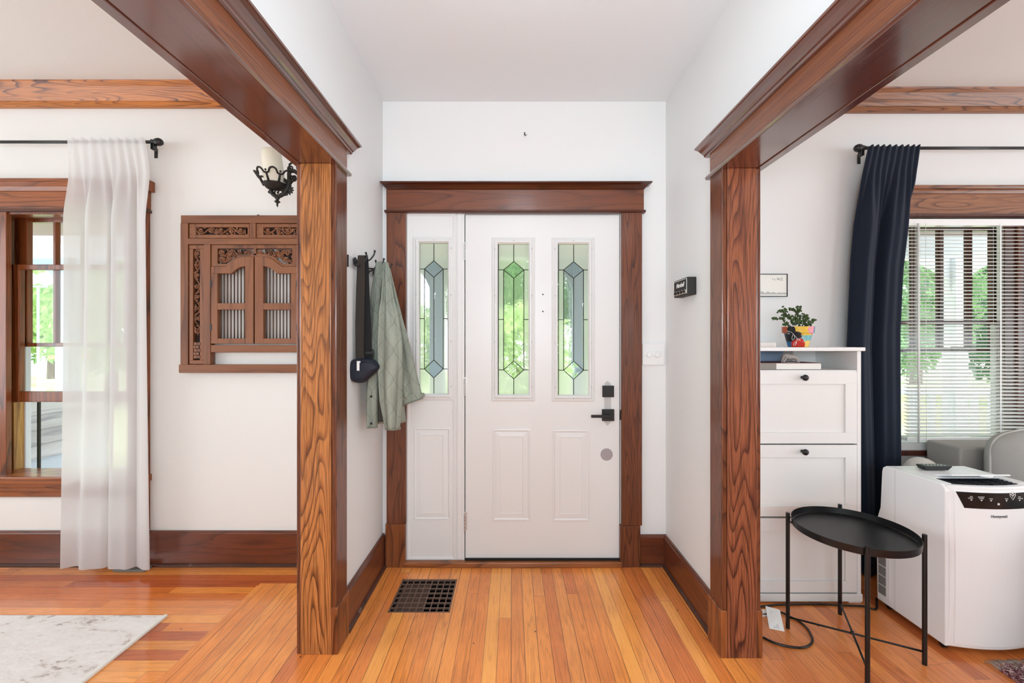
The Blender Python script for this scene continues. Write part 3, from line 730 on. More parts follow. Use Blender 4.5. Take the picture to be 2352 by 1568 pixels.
# casing: left, right (runs to the floor), head with cornice, stool and apron
wb(-60, 14, 487, 1098, CF, WY, 'casing', M['winZ'], w1); 
MB().box(PX(302, CF), PX(336, CF), CF, WY, .21, PZ(487, CF)).build('casing', M['winZ'], w1, bevel=.002)
wb(-62, 338, 440, 480, CF, WY, 'head_board', M['winX'], w1)
zb = PZ(488, CF); MB().prism([(WY, zb), (CF-.006, zb), (CF-.014, zb+.006), (CF-.012, zb+.017), (WY, zb+.017)], 'X', PX(-64, CF), PX(340, CF)).build('bead', M['casXd'], w1, bevel=.001)
zb = PZ(440, CF); MB().prism([(WY, zb), (CF-.004, zb), (CF-.012, zb+.016), (CF-.014, zb+.022), (CF-.034, zb+.044), (CF-.04, zb+.047), (CF-.04, zb+.062), (WY, zb+.062)], 'X', PX(-75, CF), PX(347, CF)).build('cornice', M['winX'], w1, bevel=.001)
MB().box(PX(-70, 2.47), PX(332, 2.47), 2.455, WY+.12, PZ(1112, 2.46), PZ(1096, 2.46)).build('stool', M['winX'], w1, bevel=.006)
zt = PZ(1112, 2.46); MB().prism([(WY, zt), (CF-.006, zt), (CF-.006, zt-.03), (CF-.002, zt-.036), (CF, zt-.055), (CF+.004, zt-.062), (CF+.004, zt-.085), (CF+.01, zt-.092), (WY, zt-.092)], 'X', PX(-60, CF), PX(330, CF)).build('apron', M['winX'], w1, bevel=.001)
# jamb lining
m = MB(); m.box(WLx0-.0, WLx0+.012, CF+.01, WY+.16, WLz0, WLz1).box(WLx1-.012, WLx1, CF+.01, WY+.16, WLz0, WLz1).box(WLx0, WLx1, CF+.01, WY+.16, WLz1-.012, WLz1); m.build('jamb', M['winZ'], w1)
# upper sash (outer)
def sash(par, x0, x1, y0, y1, yf, st, rt, rb, mt, munt=(), muntw=8, gl=True):
    a, c = PX(x0, yf), PX(x1, yf); t, b_ = PZ(y0, yf), PZ(y1, yf); k = yf/F
    m = MB(); m.box(a, a+st*k, yf, yf+.034, b_, t).box(c-st*k, c, yf, yf+.034, b_, t).box(a+st*k, c-st*k, yf, yf+.034, t-rt*k, t).box(a+st*k, c-st*k, yf, yf+.034, b_, b_+rb*k)
    o = m.build('sash', mt, par, bevel=.004)
    if munt:
        m = MB()
        for mx in munt: m.prism([(PX(mx-muntw/2, yf), yf+.03), (PX(mx-muntw/2, yf), yf+.014), (PX(mx-muntw/2+2, yf), yf+.004), (PX(mx+muntw/2-2, yf), yf+.004), (PX(mx+muntw/2, yf), yf+.014), (PX(mx+muntw/2, yf), yf+.03)], 'Z', b_+rb*k, t-rt*k)
        m.build('muntin', mt, o)
    if gl: MB().add([(a+st*k*.8, yf+.018, b_+rb*k*.8), (c-st*k*.8, yf+.018, b_+rb*k*.8), (c-st*k*.8, yf+.018, t-rt*k*.8), (a+st*k*.8, yf+.018, t-rt*k*.8)], [(0, 1, 2, 3)]).build('pane', M['glass'], o)
    return o
sash(w1, 32, 314, 497, 797, 2.60, 30, 14, 9, M['winZ'], (123, 185, 247), 9)
sash(w1, 16, 316, 608, 924, 2.555, 27, 12, 24, M['winZ'])
# storm frame outside: white aluminium with a bar, bottom opening
sash(w1, 44, 306, 500, 1100, 2.645, 14, 8, 6, M['extwhite'], (), 6, gl=False)
MB().box(PX(87, 2.65), PX(90, 2.65), 2.645, 2.66, PZ(1094, 2.65), PZ(924, 2.65)).build('storm_bar', M['came'], w1)
MB().box(PX(30, 2.60), PX(36, 2.6), 2.59, 2.66, PZ(1098, 2.6), PZ(925, 2.6)).build('raw_wood_stop', M['yellowjamb'], w1)

# ------------------------------------------------------------------ right window
w2 = sthing('window_2', ((WRx0+WRx1)/2, WY, WRz0))
wb(1995, 2033, 500, 1035, CF, WY, 'casing', M['darkwin'], w2)
wb(2308, 2420, 505, 1035, CF+.004, WY, 'casing', M['darkwin'], w2)
MB().box(PX(2335, CF), PX(2345, CF), CF-.008, CF+.004, PZ(1035, CF), PZ(505, CF)).build('mullion_bead', M['casZ'], w2, bevel=.003)
wb(1990, 2700, 446, 492, CF, WY, 'head_board', M['winXr'], w2)
zb = PZ(501, CF); MB().prism([(WY, zb), (CF-.006, zb), (CF-.014, zb+.008), (CF-.012, zb+.022), (WY, zb+.022)], 'X', PX(1988, CF), 4.2).build('bead', M['darkwin'], w2, bevel=.001)
zb = PZ(446, CF); MB().prism([(WY, zb), (CF-.004, zb), (CF-.010, zb+.012), (CF-.014, zb+.018), (CF-.024, zb+.024), (CF-.030, zb+.034), (CF-.03, zb+.042), (WY, zb+.042)], 'X', PX(1985, CF), 4.2).build('cornice', M['winXr'], w2, bevel=.001)
MB().box(PX(1990, 2.47), 4.2, 2.462, WY+.12, PZ(1047, 2.47), PZ(1035, 2.47)).build('stool', M['darkwin'], w2, bevel=.004)
m = MB(); m.box(WRx0, WRx0+.012, CF+.01, WY+.16, WRz0, WRz1).box(WRx1-.012, WRx1, CF+.01, WY+.16, WRz0, WRz1).box(WRx0, WRx1, CF+.01, WY+.16, WRz1-.012, WRz1); m.build('jamb', M['white'], w2)
sash(w2, 2035, 2290, 522, 810, 2.60, 9, 8, 8, M['darkwin'], (2104, 2165, 2231), 12)
sash(w2, 2035, 2300, 737, 1016, 2.555, 12, 8, 14, M['white'])
MB().box(PX(2045, 2.55), PX(2290, 2.55), 2.548, 2.556, PZ(746, 2.55), PZ(737, 2.55)).build('meeting_rail', M['darkwin'], w2)
MB().box(PX(2188, 2.585), PX(2212, 2.585), 2.58, 2.60, PZ(803, 2.585), PZ(797, 2.585)).build('sash_lock', M['blackmetal'], w2, bevel=.003)

# ================================================================== OUTSIDE
tag(MB().add([(-60, 4.75, -.55), (60, 4.75, -.55), (60, 26, -.5), (-60, 26, -.5)], [(0, 1, 2, 3)]).build('lawn', M['lawn']), 'green lawn in front of the porch', 'lawn')
MB().add([(-80, 26, -.48), (80, 26, -.48), (80, 60, .2), (-80, 60, .2)], [(0, 1, 2, 3)]).build('road', M['road'], label='pale road beyond the lawn', category='road')
tag(MB().box(-1.6, 1.9, 6.0, 6.9, -.535, -.38).build('stone_border', plain('pink_stone', rgb(206, 176, 168), .9, var=.8, bscale=12)), 'low pinkish stone border below the round green shrub', 'border')
struct(MB().box(-4.2, 6.5, 2.69, 4.7, -.2, -.02).build('floor_porch', M['porchfloor']))
struct(MB().box(-8, 6.6, 2.69, 4.9, 2.42, 2.5).build('ceiling_porch', M['porchceil']))
struct(MB().box(-8, 6.6, 4.35, 4.55, 2.2, 2.42).build('trim_7', M['extwhite']))
def porch_post(x, lab, m_='extwhite'):
    r = thing('porch_post', (x, 4.45, -.02), lab, 'post', 'porch posts')
    MB().box(x-.07, x+.07, 4.38, 4.52, -.02, 2.2).build('shaft', M[m_], r, bevel=.006)
    MB().box(x-.09, x+.09, 4.36, 4.54, -.02, .12).build('base', M[m_], r, bevel=.004)
    for s in (-1, 1):
        m = MB(); pts = [(x+s*.07, 2.2), (x+s*.42, 2.2), (x+s*.42, 2.14)]
        for k in range(7):
            a = k/6*pi/2; pts.append((x+s*(.42-.35*sin(a)*1.0), 2.14-.32*(1-cos(a))))
        m.prism(pts, 'Y', 4.42, 4.48).build('bracket', M[m_], r)
    return r
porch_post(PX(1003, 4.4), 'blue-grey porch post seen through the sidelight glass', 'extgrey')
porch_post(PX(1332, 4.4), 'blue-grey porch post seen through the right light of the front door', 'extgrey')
porch_post(PX(2205, 4.4), 'white porch post with curved brackets seen through the blinds')
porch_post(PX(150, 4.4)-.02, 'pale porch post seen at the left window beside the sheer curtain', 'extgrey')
def railing(x0, x1, lab):
    r = thing('porch_railing', ((x0+x1)/2, 4.45, 0), lab, 'railing', 'porch railings')
    MB().box(x0, x1, 4.41, 4.49, .78, .84).build('top_rail', M['extwhite'], r, bevel=.004)
    MB().box(x0, x1, 4.42, 4.48, .06, .1).build('bottom_rail', M['extwhite'], r, bevel=.004)
    n = int((x1-x0)/.19)
    for i in range(n):
        x = x0+.1+i*(x1-x0)/n; MB().box(x-.025, x+.025, 4.43, 4.47, .1, .78).build('baluster', M['extwhite'], r)
railing(PX(2205, 4.4)+.1, 6.3, 'white porch railing right of the bracketed post')
railing(2.6, PX(2205, 4.4)-.16, 'white porch railing left of the bracketed post, behind the blinds')
railing(-5.9, PX(150, 4.4)-.3, 'white porch railing seen through the left window')
r = thing('newel_post', (-4.78, 4.7, -.5), 'white newel post with copper orange cap beyond the left window', 'post')
MB().box(-4.98, -4.84, 4.62, 4.74, -.5, 1.14).build('shaft', M['extwhite'], r, bevel=.006)
MB().box(-5.02, -4.80, 4.56, 4.80, 1.14, 1.18).build('cap', M['orange'], r, bevel=.01)
# porch end wall clad with boards
m = MB()
ew = thing('porch_end_wall', (-4.15, 3.5, -.02), 'low board-clad porch end wall seen through the open lower left window', 'wall')
MB().box(-4.25, -4.17, 2.7, 4.36, -.02, .3).build('grey_base', M['porchfloor'], ew)
m = MB()
for i in range(4): z = .3+i*.13; m.prism([(-4.25, z), (-4.145, z), (-4.165, z+.127), (-4.25, z+.127)], 'Y', 2.7, 4.36)
m.build('clapboard', wood('weathered_board', rgb(206, 200, 202), rgb(190, 184, 188), rgb(158, 152, 160), axis='Y', freq=5, rough=.7, coat=0, streak=.15, warm=False), ew)
# garden plants
def leafcloud(name, n, leaf, mat, seed):
    rnd = random.Random(seed); m = MB()
    for i in range(n):
        th = rnd.uniform(0, 2*pi); z = rnd.uniform(-1, 1); r = sqrt(1-z*z); k = rnd.uniform(.72, 1.03)
        wob = 1+.22*mnoise.noise(Vector((r*cos(th)*2.3+seed, r*sin(th)*2.3, z*2.3)))
        c = Vector((r*cos(th), r*sin(th), z))*k*wob
        a = Vector((rnd.uniform(-1, 1), rnd.uniform(-1, 1), rnd.uniform(-1, 1))).normalized(); b_ = a.orthogonal().normalized()
        q = leaf*rnd.uniform(.6, 1.4)
        m.add([c-a*q, c+b_*q*.45, c+a*q, c-b_*q*.45], [(0, 1, 2, 3)])
    me = bpy.data.meshes.new(name); me.from_pydata([tuple(v) for v in m.v], [], m.f); me.materials.append(mat); return me
clouds = [leafcloud('foliage_mesh_a', 5200, .06, M['leafA'], 1), leafcloud('foliage_mesh_b', 6000, .055, M['leafB'], 2), leafcloud('foliage_mesh_c', 6000, .06, M['leafC'], 3)]
def tree(x, y, zc, rx, rz, kind, lab, nm='tree'):
    r = thing(nm, (x, y, -.5), lab, 'tree' if nm == 'tree' else 'shrub', 'trees beyond the lawn' if nm == 'tree' else 'shrubs on the lawn')
    f = bpy.data.objects.new('foliage', clouds[kind]); COL.objects.link(f); f.parent = r; f.location = (0, 0, zc+.5); f.scale = (rx, rx*.8, rz); f.rotation_euler = (0, 0, x*1.7)
    ORI[f.name] = Vector((x, y, -.5))
    MB().tube([(x, y, -.5), (x+.05, y, zc*.5), (x, y, zc)], [rx*.07, rx*.055, rx*.03], 8).build('trunk', M['bark'], r)
tree(.1, 8.6, .95, 1.2, 1.15, 0, 'round bright green shrub seen through the middle light of the door', 'shrub')
tree(2.7, 10.6, 1.2, 1.1, 1.3, 0, 'light green shrub seen through the right light of the door', 'shrub')
tree(-2.7, 10.6, 1.2, 1.1, 1.3, 0, 'light green shrub seen through the sidelight', 'shrub')
tree(-.9, 14.5, 3.2, 1.7, 2.7, 1, 'tall leafy tree behind the round shrub, straight out from the door')
tree(3.6, 15, 3.2, 1.7, 2.7, 2, 'dark green tree right of centre beyond the door')
tree(-5.2, 15, 3.2, 1.7, 2.7, 1, 'green tree left of centre beyond the sidelight')
tree(1.2, 21, 5.2, 3.1, 4.3, 1, 'tall back tree straight out beyond the door')
tree(-11.4, 12, 2.9, 2.2, 2.5, 0, 'bright green tree nearest the left window view')
tree(-17.6, 14.5, 3.4, 2.5, 2.9, 0, 'bright green tree at the far left of the left window view')
tree(-14.5, 20.6, 5.4, 3.4, 4.5, 1, 'tall green tree at the back of the left window view')
tree(-22.8, 21, 5.4, 3.4, 4.5, 1, 'tall green tree at the far back left of the left window view')
tree(9.4, 10.6, 2.7, 1.9, 2.3, 1, 'green tree at the left edge of the blind window view')
tree(14.2, 12, 2.8, 1.9, 2.4, 2, 'dark green tree behind the bracketed porch post')
tree(17.6, 18.4, 4.6, 3.1, 3.8, 1, 'green tree at the right edge of the blind window view')
tree(9.4, 18.4, 4.6, 3.1, 3.8, 2, 'tall dark tree between the door view and the blind window view')
tree(25.5, 21, 5.4, 3.1, 4.4, 2, 'tall dark tree at the far right of the blind window view')
lp = thing('lamp_post', (-10.1, 9.0, -.5), 'twin white globe lamp post seen through the left window', 'lamp')
MB().tube([(-10.1, 9, -.5), (-10.1, 9, 2.5)], .022, 10).tube([(-10.3, 9, 2.5), (-9.9, 9, 2.5)], .02, 8).build('pole', M['extgrey'], lp)
MB().ball((-10.27, 9, 2.66), .14).build('globe', M['extwhite'], lp, smooth=True); MB().ball((-9.93, 9, 2.66), .14).build('globe', M['extwhite'], lp, smooth=True)
#@@PART2
def G(x, y, z=.004):
    Y = (EYE-z)*F/(y-785.0); return (PX(x, Y), Y, z)
def smooth(pts, n=8):
    """Catmull-Rom through 3D points"""
    p = [Vector(q) for q in pts]; p = [p[0]*2-p[1]]+p+[p[-1]*2-p[-2]]; out = []
    for i in range(1, len(p)-2):
        for k in range(n):
            t = k/n
            out.append(.5*((2*p[i])+(p[i+1]-p[i-1])*t+(2*p[i-1]-5*p[i]+4*p[i+1]-p[i+2])*t*t+(3*p[i]-p[i-1]-3*p[i+1]+p[i+2])*t**3))
    out.append(p[-2]); return out
# ------------------------------------------------------------------ floor register
r = thing('floor_register', ((GX0+GX1)/2, (GY0+GY1)/2, -.02), 'rusty dark iron floor register grille set in the hall boards', 'vent')
rust = plain('rusty_iron', rgb(136, 108, 94), .45, metal=.4, bumpy=.4, bscale=60, var=.9)
m = MB(); e = .008
m.box(GX0, GX1, GY0, GY0+e, -.012, .001).box(GX0, GX1, GY1-e, GY1, -.012, .001).box(GX0, GX0+e, GY0, GY1, -.012, .001).box(GX1-e, GX1, GY0, GY1, -.012, .001)
m.build('rim', rust, r, bevel=.0015)
m = MB(); nx, ny = 9, 7
for i in range(1, nx): x = GX0+(GX1-GX0)*i/nx; m.box(x-.0028, x+.0028, GY0+e, GY1-e, -.010, -.001)
for j in range(1, ny): y = GY0+(GY1-GY0)*j/ny; m.box(GX0+e, GX1-e, y-.0028, y+.0028, -.011, -.002)
m.build('lattice', rust, r, bevel=.001)
m = MB()
for j in range(7):
    y = GY0+.02+j*.042; m.prism([(y, -.045), (y+.030, -.022), (y+.032, -.024), (y+.002, -.048)], 'X', GX0+.01, GX0+.16)
m.build('damper_louvres', rust, r)
# ------------------------------------------------------------------ rugs
x1, y1 = G(383, 1416)[0], G(383, 1416)[1]
m = MB(); m.box(-4.2, x1, -1.2, y1, 0, .012)
rug = m.build('area_rug', M['rug'], bevel=.005); tag(rug, 'pale distressed cream and brown area rug in the left room', 'rug')
MB().box(x1-.012, x1+.004, -1.2, y1+.003, 0, .0145).build('bound_edge', M['paper'], rug, bevel=.004)
m = MB(); rx0, ry1 = G(2293, 1538)[:2]
rnd = random.Random(4); sh = MB().box(rx0, rx0+1.6, ry1-1.6, ry1, 0, .012).build('shag_rug', M['shag'], bevel=.004)
tag(sh, 'burgundy shag rug corner with grey fringe in the right room', 'rug')
fmb = MB(); tuft = MB()
for i in range(150):
    x = rx0+i*.005*1.2+rnd.uniform(-.004, .004); 
    if x > rx0+.6: break
    L = rnd.uniform(.035, .06); dx = rnd.uniform(-.03, .015)
    fmb.tube([(x, ry1-.01, .01), (x+dx*.5, ry1+L*.5, .016), (x+dx, ry1+L, .003)], [.0022, .002, .0012], 5)
fmb.build('fringe', M['fringe'], sh, smooth=True)
for i in range(1600):
    x = rx0+rnd.uniform(0, .5); y = ry1-rnd.uniform(0, .35)
    tuft.tube([(x, y, .008), (x+rnd.uniform(-.012, .012), y+rnd.uniform(-.008, .012), .028), (x+rnd.uniform(-.018, .018), y+rnd.uniform(-.018, .018), .026)], [.0028, .0026, .0014], 4)
o = tuft.build('pile', M['shag'], sh); o['kind'] = 'stuff'
# ------------------------------------------------------------------ curtain rods
def rod(Y, xf, yf_, xe, xbr, label, side):
    # xf finial px, rod runs to px xe
    z = PZ(yf_, Y); r = thing('curtain_rod', (PX(xf, Y), Y, z), label, 'curtain rod', 'black curtain rods')
    MB().tube([(PX(xf, Y), Y, z), (PX(xe, Y), Y, z)], .0085, 16).build('rod', M['blackmetal'], r, smooth=True)
    MB().ball((PX(xf, Y), Y, z), .026, .022, .022, 16, 10).lathe([(.013, -.012), (.013, .012)], (PX(xf, Y)+side*.026, Y, z), 14, 'X').build('finial', M['blackmetal'], r, smooth=True)
    xb = PX(xbr, Y)
    xw = PX(xbr-side*6, WY); m = MB(); m.tube([(xb, Y, z-.014), (xw, WY-.002, z-.014)], .005, 8).box(xw-.009, xw+.009, WY-.005, WY, z-.050, z+.006).box(xb-.010, xb-.004, Y-.012, Y+.012, z-.045, z+.012).box(xb+.004, xb+.010, Y-.012, Y+.012, z-.045, z+.012)
    m.build('bracket', M['blackmetal'], r, bevel=.0015)
    return z
zl = rod(2.42, 364, 327, -60, 353, 'black curtain rod above the left window carrying the white sheer', -1)
zr = rod(2.42, 1972, 341, 2420, 1978, 'black curtain rod above the right window carrying the navy curtain', 1)
# ------------------------------------------------------------------ curtains
def lerp_tab(tab, v):
    for (a, b_) in zip(tab[:-1], tab[1:]):
        if v <= b_[0]: t = (v-a[0])/(b_[0]-a[0]); return a[1]+(b_[1]-a[1])*t
    return tab[-1][1]
def curtain(name, mat, Y, tabL, tabR, ytop, ybot, n1, n2, amp, seed, nu=220, nv=90, solid=0, lap=.9):
    def fn(u, v):
        y = ytop+(ybot-ytop)*v; t = min(1, max(0, (v-.02)/.18)); t = t*t*(3-2*t)
        ph1 = 2*pi*n1*u+.8*sin(5*u+seed); ph2 = 2*pi*n2*u+1.3*sin(3.1*u+seed*2)+.5*v
        w = (1-t)*sin(ph1)*.35+t*(sin(ph2)+.28*sin(2.3*ph2+1+v)+.12*sin(ph1+3*v))
        xl, xr = lerp_tab(tabL, y), lerp_tab(tabR, y)
        uu = u+lap*t*cos(ph2)/(2*pi*n2)*min(1, 8*u, 8*(1-u))
        a = amp*(.35+.65*t)*(1-.25*v)
        yy = Y+a*w
        ct = max(0, 1-v/.06); yy = yy*(1-ct)+(Y-.012+.004*sin(ph1))*ct
        px_ = xl+(xr-xl)*uu
        return (PX(px_, Y), yy, PZ(y+1.8*sin(ph1)*(1-t), Y))
    m = MB(); m.grid(fn, nu, nv); return m.build(name, mat, smooth=True, solid=solid)
c = curtain('sheer_curtain', M['sheer'], 2.415, [(318, 158), (600, 160), (850, 156), (1305, 145)], [(318, 336), (400, 345), (800, 348), (1305, 352)], 320, 1304, 9, 2.6, .034, 2.2)
tag(c, 'white sheer curtain panel hanging to the floor at the left window', 'curtain')
c = curtain('blackout_curtain', M['navy'], 2.40, [(330, 1992), (420, 1979), (600, 1962), (800, 1953), (1320, 1975)], [(330, 2109), (420, 2104), (500, 2090), (620, 2076), (760, 2070), (1320, 2076)], 337, 1318, 9, 2.4, .036, .6, solid=.002)
tag(c, 'dark navy curtain panel gathered at the right window', 'curtain')
c = tag(MB().box(PX(268, 2.46), PX(340, 2.46), 2.435, 2.49, 0, .014).build('baseboard_register', M['ventgrey'], bevel=.003), 'grey metal floor vent plate under the sheer curtain', 'vent')
# ------------------------------------------------------------------ window blind
YB_ = 2.452; bl = thing('window_blind', (PX(2200, YB_), YB_, PZ(1012, YB_)), 'white horizontal slat blind over the right window', 'blind')
bx0, bx1 = PX(2079, YB_), PX(2460, YB_)
MB().box(bx0, bx1, YB_-.014, YB_+.014, PZ(520, YB_), PZ(505, YB_)).build('headrail', M['whitegloss'], bl, bevel=.002)
m = MB(); zt, zb_ = PZ(528, YB_), PZ(998, YB_); N = 58
slatm = clothmat('blind_slat_vinyl', rgb(246, 246, 244), 0, .5)
for i in range(N):
    z = zt+(zb_-zt)*i/(N-1); ti = .0052
    m.prism([(YB_-.0125, z-ti), (YB_-.004, z+.0006), (YB_+.004, z+.0012), (YB_+.0125, z+ti*.6), (YB_+.0125, z+ti*.6+.0012), (YB_+.004, z+.0026), (YB_-.004, z+.0021), (YB_-.0125, z-ti+.0015)], 'X', bx0, bx1)
m.build('slats', slatm, bl)
MB().box(bx0, bx1, YB_-.013, YB_+.013, PZ(1012, YB_), PZ(1004, YB_)).build('bottom_rail', M['whitegloss'], bl, bevel=.002)
m = MB()
for px_ in (2100, 2108, 2288, 2297):
    for dy in (-.014, .014): m.tube([(PX(px_, YB_), YB_+dy, PZ(520, YB_)), (PX(px_, YB_), YB_+dy, PZ(1006, YB_))], .0008, 5)
for px_ in (2292, 2104): m.box(PX(px_-1.5, YB_), PX(px_+1.5, YB_), YB_-.0155, YB_-.0145, PZ(1006, YB_), PZ(515, YB_))
m.build('ladder_cord', M['whitegloss'], bl)
MB().tube([(PX(2101, YB_), YB_-.022, PZ(516, YB_)), (PX(2110, YB_-.03), YB_-.03, PZ(1018, YB_-.03))], .0045, 8).tube([(PX(2118, YB_), YB_-.022, PZ(516, YB_)), (PX(2119, YB_), YB_-.022, PZ(1020, YB_))], .001, 5).build('wand', M['whitegloss'], bl, smooth=True)
wb(2033, 2300, 1016, 1036, 2.478, WY+.03, 'sill_board', M['white'], w2)
# ------------------------------------------------------------------ carved teak window panel on the left wall
CP = 2.47; cx_ = 584.0
r = thing('carved_wall_panel', (PX(cx_, CP), WY, PZ(857, CP)), 'carved teak shutter panel hanging on the left wall', 'wall decoration')
def cr_(m, x0, x1, y0, y1, d0=0, d1=.04, mir=False):
    for k in ((0, 1) if mir else (0,)):
        a, c = (x0, x1) if k == 0 else (2*cx_-x1, 2*cx_-x0)
        m.box(PX(a, CP), PX(c, CP), CP+d0, CP+d1, PZ(y1, CP), PZ(y0, CP))
m = MB(); cr_(m, 415, 753, 495, 513); cr_(m, 430, 738, 548, 562); cr_(m, 484, 684, 793, 810); cr_(m, 411.5, 756.5, 838, 857, -.004)
m.build('rail', M['carveX'], r, bevel=.0025)
m = MB(); cr_(m, 414, 431.5, 513, 839, mir=True); cr_(m, 467, 483, 562, 838, mir=True); cr_(m, 573, 587, 513, 548)
m.build('stile', M['carve'], r, bevel=.0025)
def ringpx(m, x0, x1, y0, y1, t, d0, d1):
    cr_(m, x0, x1, y0, y0+t, d0, d1); cr_(m, x0, x1, y1-t, y1, d0, d1); cr_(m, x0, x0+t, y0+t, y1-t, d0, d1); cr_(m, x1-t, x1, y0+t, y1-t, d0, d1)
def vine(m, x0, x1, y0, y1, horiz, n, seed, rr=.0036):
    rnd = random.Random(seed); L = (x1-x0) if horiz else (y1-y0); Wd = (y1-y0) if horiz else (x1-x0)
    def q(a, b_, d=.012):   # a along 0..1, b across -1..1
        if horiz: return (PX(x0+a*L, CP), CP+d, PZ(y0+Wd*(.5+.5*b_), CP))
        return (PX(x0+Wd*(.5+.5*b_), CP), CP+d, PZ(y1-a*L, CP))
    m.tube([q(i/60, .72*sin(i/60*pi*n), .012) for i in range(61)], rr, 8)
    for k in range(n):
        s = 1 if k % 2 == 0 else -1; a0 = (k+.5)/n; asp = Wd/L
        pts = []
        for i in range(22):
            t = i/21; ang = t*2.6*pi+pi*.3; rad = .62*(1-t*.86)
            pts.append(q(a0+rad*cos(ang)*asp*.5*s, -s*.18+s*rad*sin(ang)*.85, .010-.006*t))
        m.tube(pts, [rr*(1.15-.5*i/21) for i in range(22)], 7)
        c = q(a0, -s*.18, .006); m.ball(c, rr*1.5, rr*1.2, rr*1.5, 8, 6)
        for j in range(7):
            aa = a0+rnd.uniform(-.5, .5)/n; bb = rnd.uniform(-.85, .85); an = rnd.uniform(0, pi)
            m.ball(q(aa, bb, .014), .0048, .003, .011*rnd.uniform(.7, 1.1), 8, 6, Matrix.Rotation(an, 3, 'Y'))
dark = M['carve']; M['spindle'] = plain('dark_spindle', rgb(84, 60, 46), .5)
inset = MB()
for k in (0, 1):
    ox = 0 if k == 0 else 154.5
    ringpx(inset, 433+ox, 572+ox-1, 514, 547, 8, .006, .028)
    cr_(inset, 440+ox, 449+ox, 520, 541, .006, .028); cr_(inset, 563+ox, 568+ox, 520, 541, .006, .028)
for k in (0, 1):
    a = 432.5 if k == 0 else 2*cx_-466; ringpx(inset, a, a+33.5, 563, 837, 9, .006, .028)
inset.build('inset_frame', dark, r, bevel=.002)
cv = MB(); vine(cv, 449, 563, 521, 539, True, 5, 1); vine(cv, 603, 716, 521, 539, True, 5, 2)
vine(cv, 442, 459, 571, 770, False, 8, 3); vine(cv, 2*cx_-459, 2*cx_-442, 571, 770, False, 8, 5)
for row in range(5):                       # brick-like blocks at the foot of the columns
    for kx in range(2):
        for a in (443, 2*cx_-460):
            y = 787+row*7.6; x = a+1+kx*8-(3 if row % 2 else 0); cr_(cv, max(a, x), min(a+17, x+7), y, y+6.4, .004, .018)
cv.build('carving', dark, r, smooth=False)
bk = MB(); cr_(bk, 440, 461, 570, 828, .03, .034, mir=True); cr_(bk, 446, 566, 519, 541, .03, .034, mir=True)
cr_(bk, 500, 540, 572, 588, .03, .034, mir=True); cr_(bk, 546, 566, 572, 582, .03, .034, mir=True); cr_(bk, 500, 512, 588, 604, .03, .034, mir=True)  # dark plates standing in for shadow behind the pierced fretwork
bk.build('backing_and_shade', plain('teak_back_and_shade', rgb(46, 28, 20), .8), r)
# fretwork above the shutters
fw = MB(); cr_(fw, 484, 684, 563, 571, .006, .026); cr_(fw, 484, 498, 571, 612, .006, .026, mir=True)
for k in (1, -1):
    pts = [(584, 590), (560, 591), (545, 597), (530, 607), (522, 612), (498, 612), (498, 606), (519, 606), (527, 601), (541, 590), (558, 584), (584, 583)]
    pts = [(cx_+(x-584)*k, y) for x, y in pts]
    fw.prism([(PX(x, CP), PZ(y, CP)) for x, y in pts], 'Y', CP+.006, CP+.026)
cr_(fw, 581, 587, 571, 586, .006, .026)
vine(fw, 500, 581, 572, 590, True, 4, 7, .0034); vine(fw, 587, 668, 572, 590, True, 4, 8, .0034)
vine(fw, 500, 524, 588, 605, True, 1, 9, .0034); vine(fw, 644, 668, 588, 605, True, 1, 10, .0034)
vine(fw, 518, 545, 580, 598, True, 2, 11, .0032); vine(fw, 622, 650, 580, 598, True, 2, 12, .0032)
fw.build('fretwork', dark, r)
def shutter(k):
    def X2(x): return PX(cx_+(x-584)*k, CP)
    m = MB()
    def bx(x0, x1, y0, y1, d0=-.002, d1=.022): m.box(X2(x0), X2(x1), CP+d0, CP+d1, PZ(y1, CP), PZ(y0, CP))
    bx(485, 500, 629, 790); bx(563, 582.5, 590, 790); bx(500, 563, 697, 712); bx(500, 563, 778, 790)
    pts = [(485, 613), (520, 613), (528, 607), (541, 597), (556, 591), (563, 590), (563, 612), (550, 615), (541, 621), (532, 629), (485, 629)]
    pr_ = [(X2(x), PZ(y, CP)) for x, y in pts]; m.prism(pr_, 'Y', CP-.002, CP+.022)
    o = m.build('shutter', M['carve'], r, bevel=.002)
    b_ = MB()
    for i in range(8):
        x = 504+i*7.8
        for (ya, yb) in ((612 if x > 540 else 627, 698), (711, 779)): b_.tube([(X2(x), CP+.012, PZ(yb, CP)), (X2(x), CP+.012, PZ(ya, CP))], .0036, 8)
    b_.build('spindles', M['spindle'], o, smooth=True)
    h = MB()
    for y in (645, 745): h.box(X2(483), X2(486.5), CP-.004, CP+.01, PZ(y+15, CP), PZ(y, CP))
    h.build('hinge', M['blackmetal'], o)
shutter(1); shutter(-1)
MB().lathe([(.008, 0), (.008, -.01), (.0005, -.012)], (PX(588, CP), CP+.03, PZ(494, CP)), 10, 'Y').build('hanging_screw', M['blackmetal'], r)
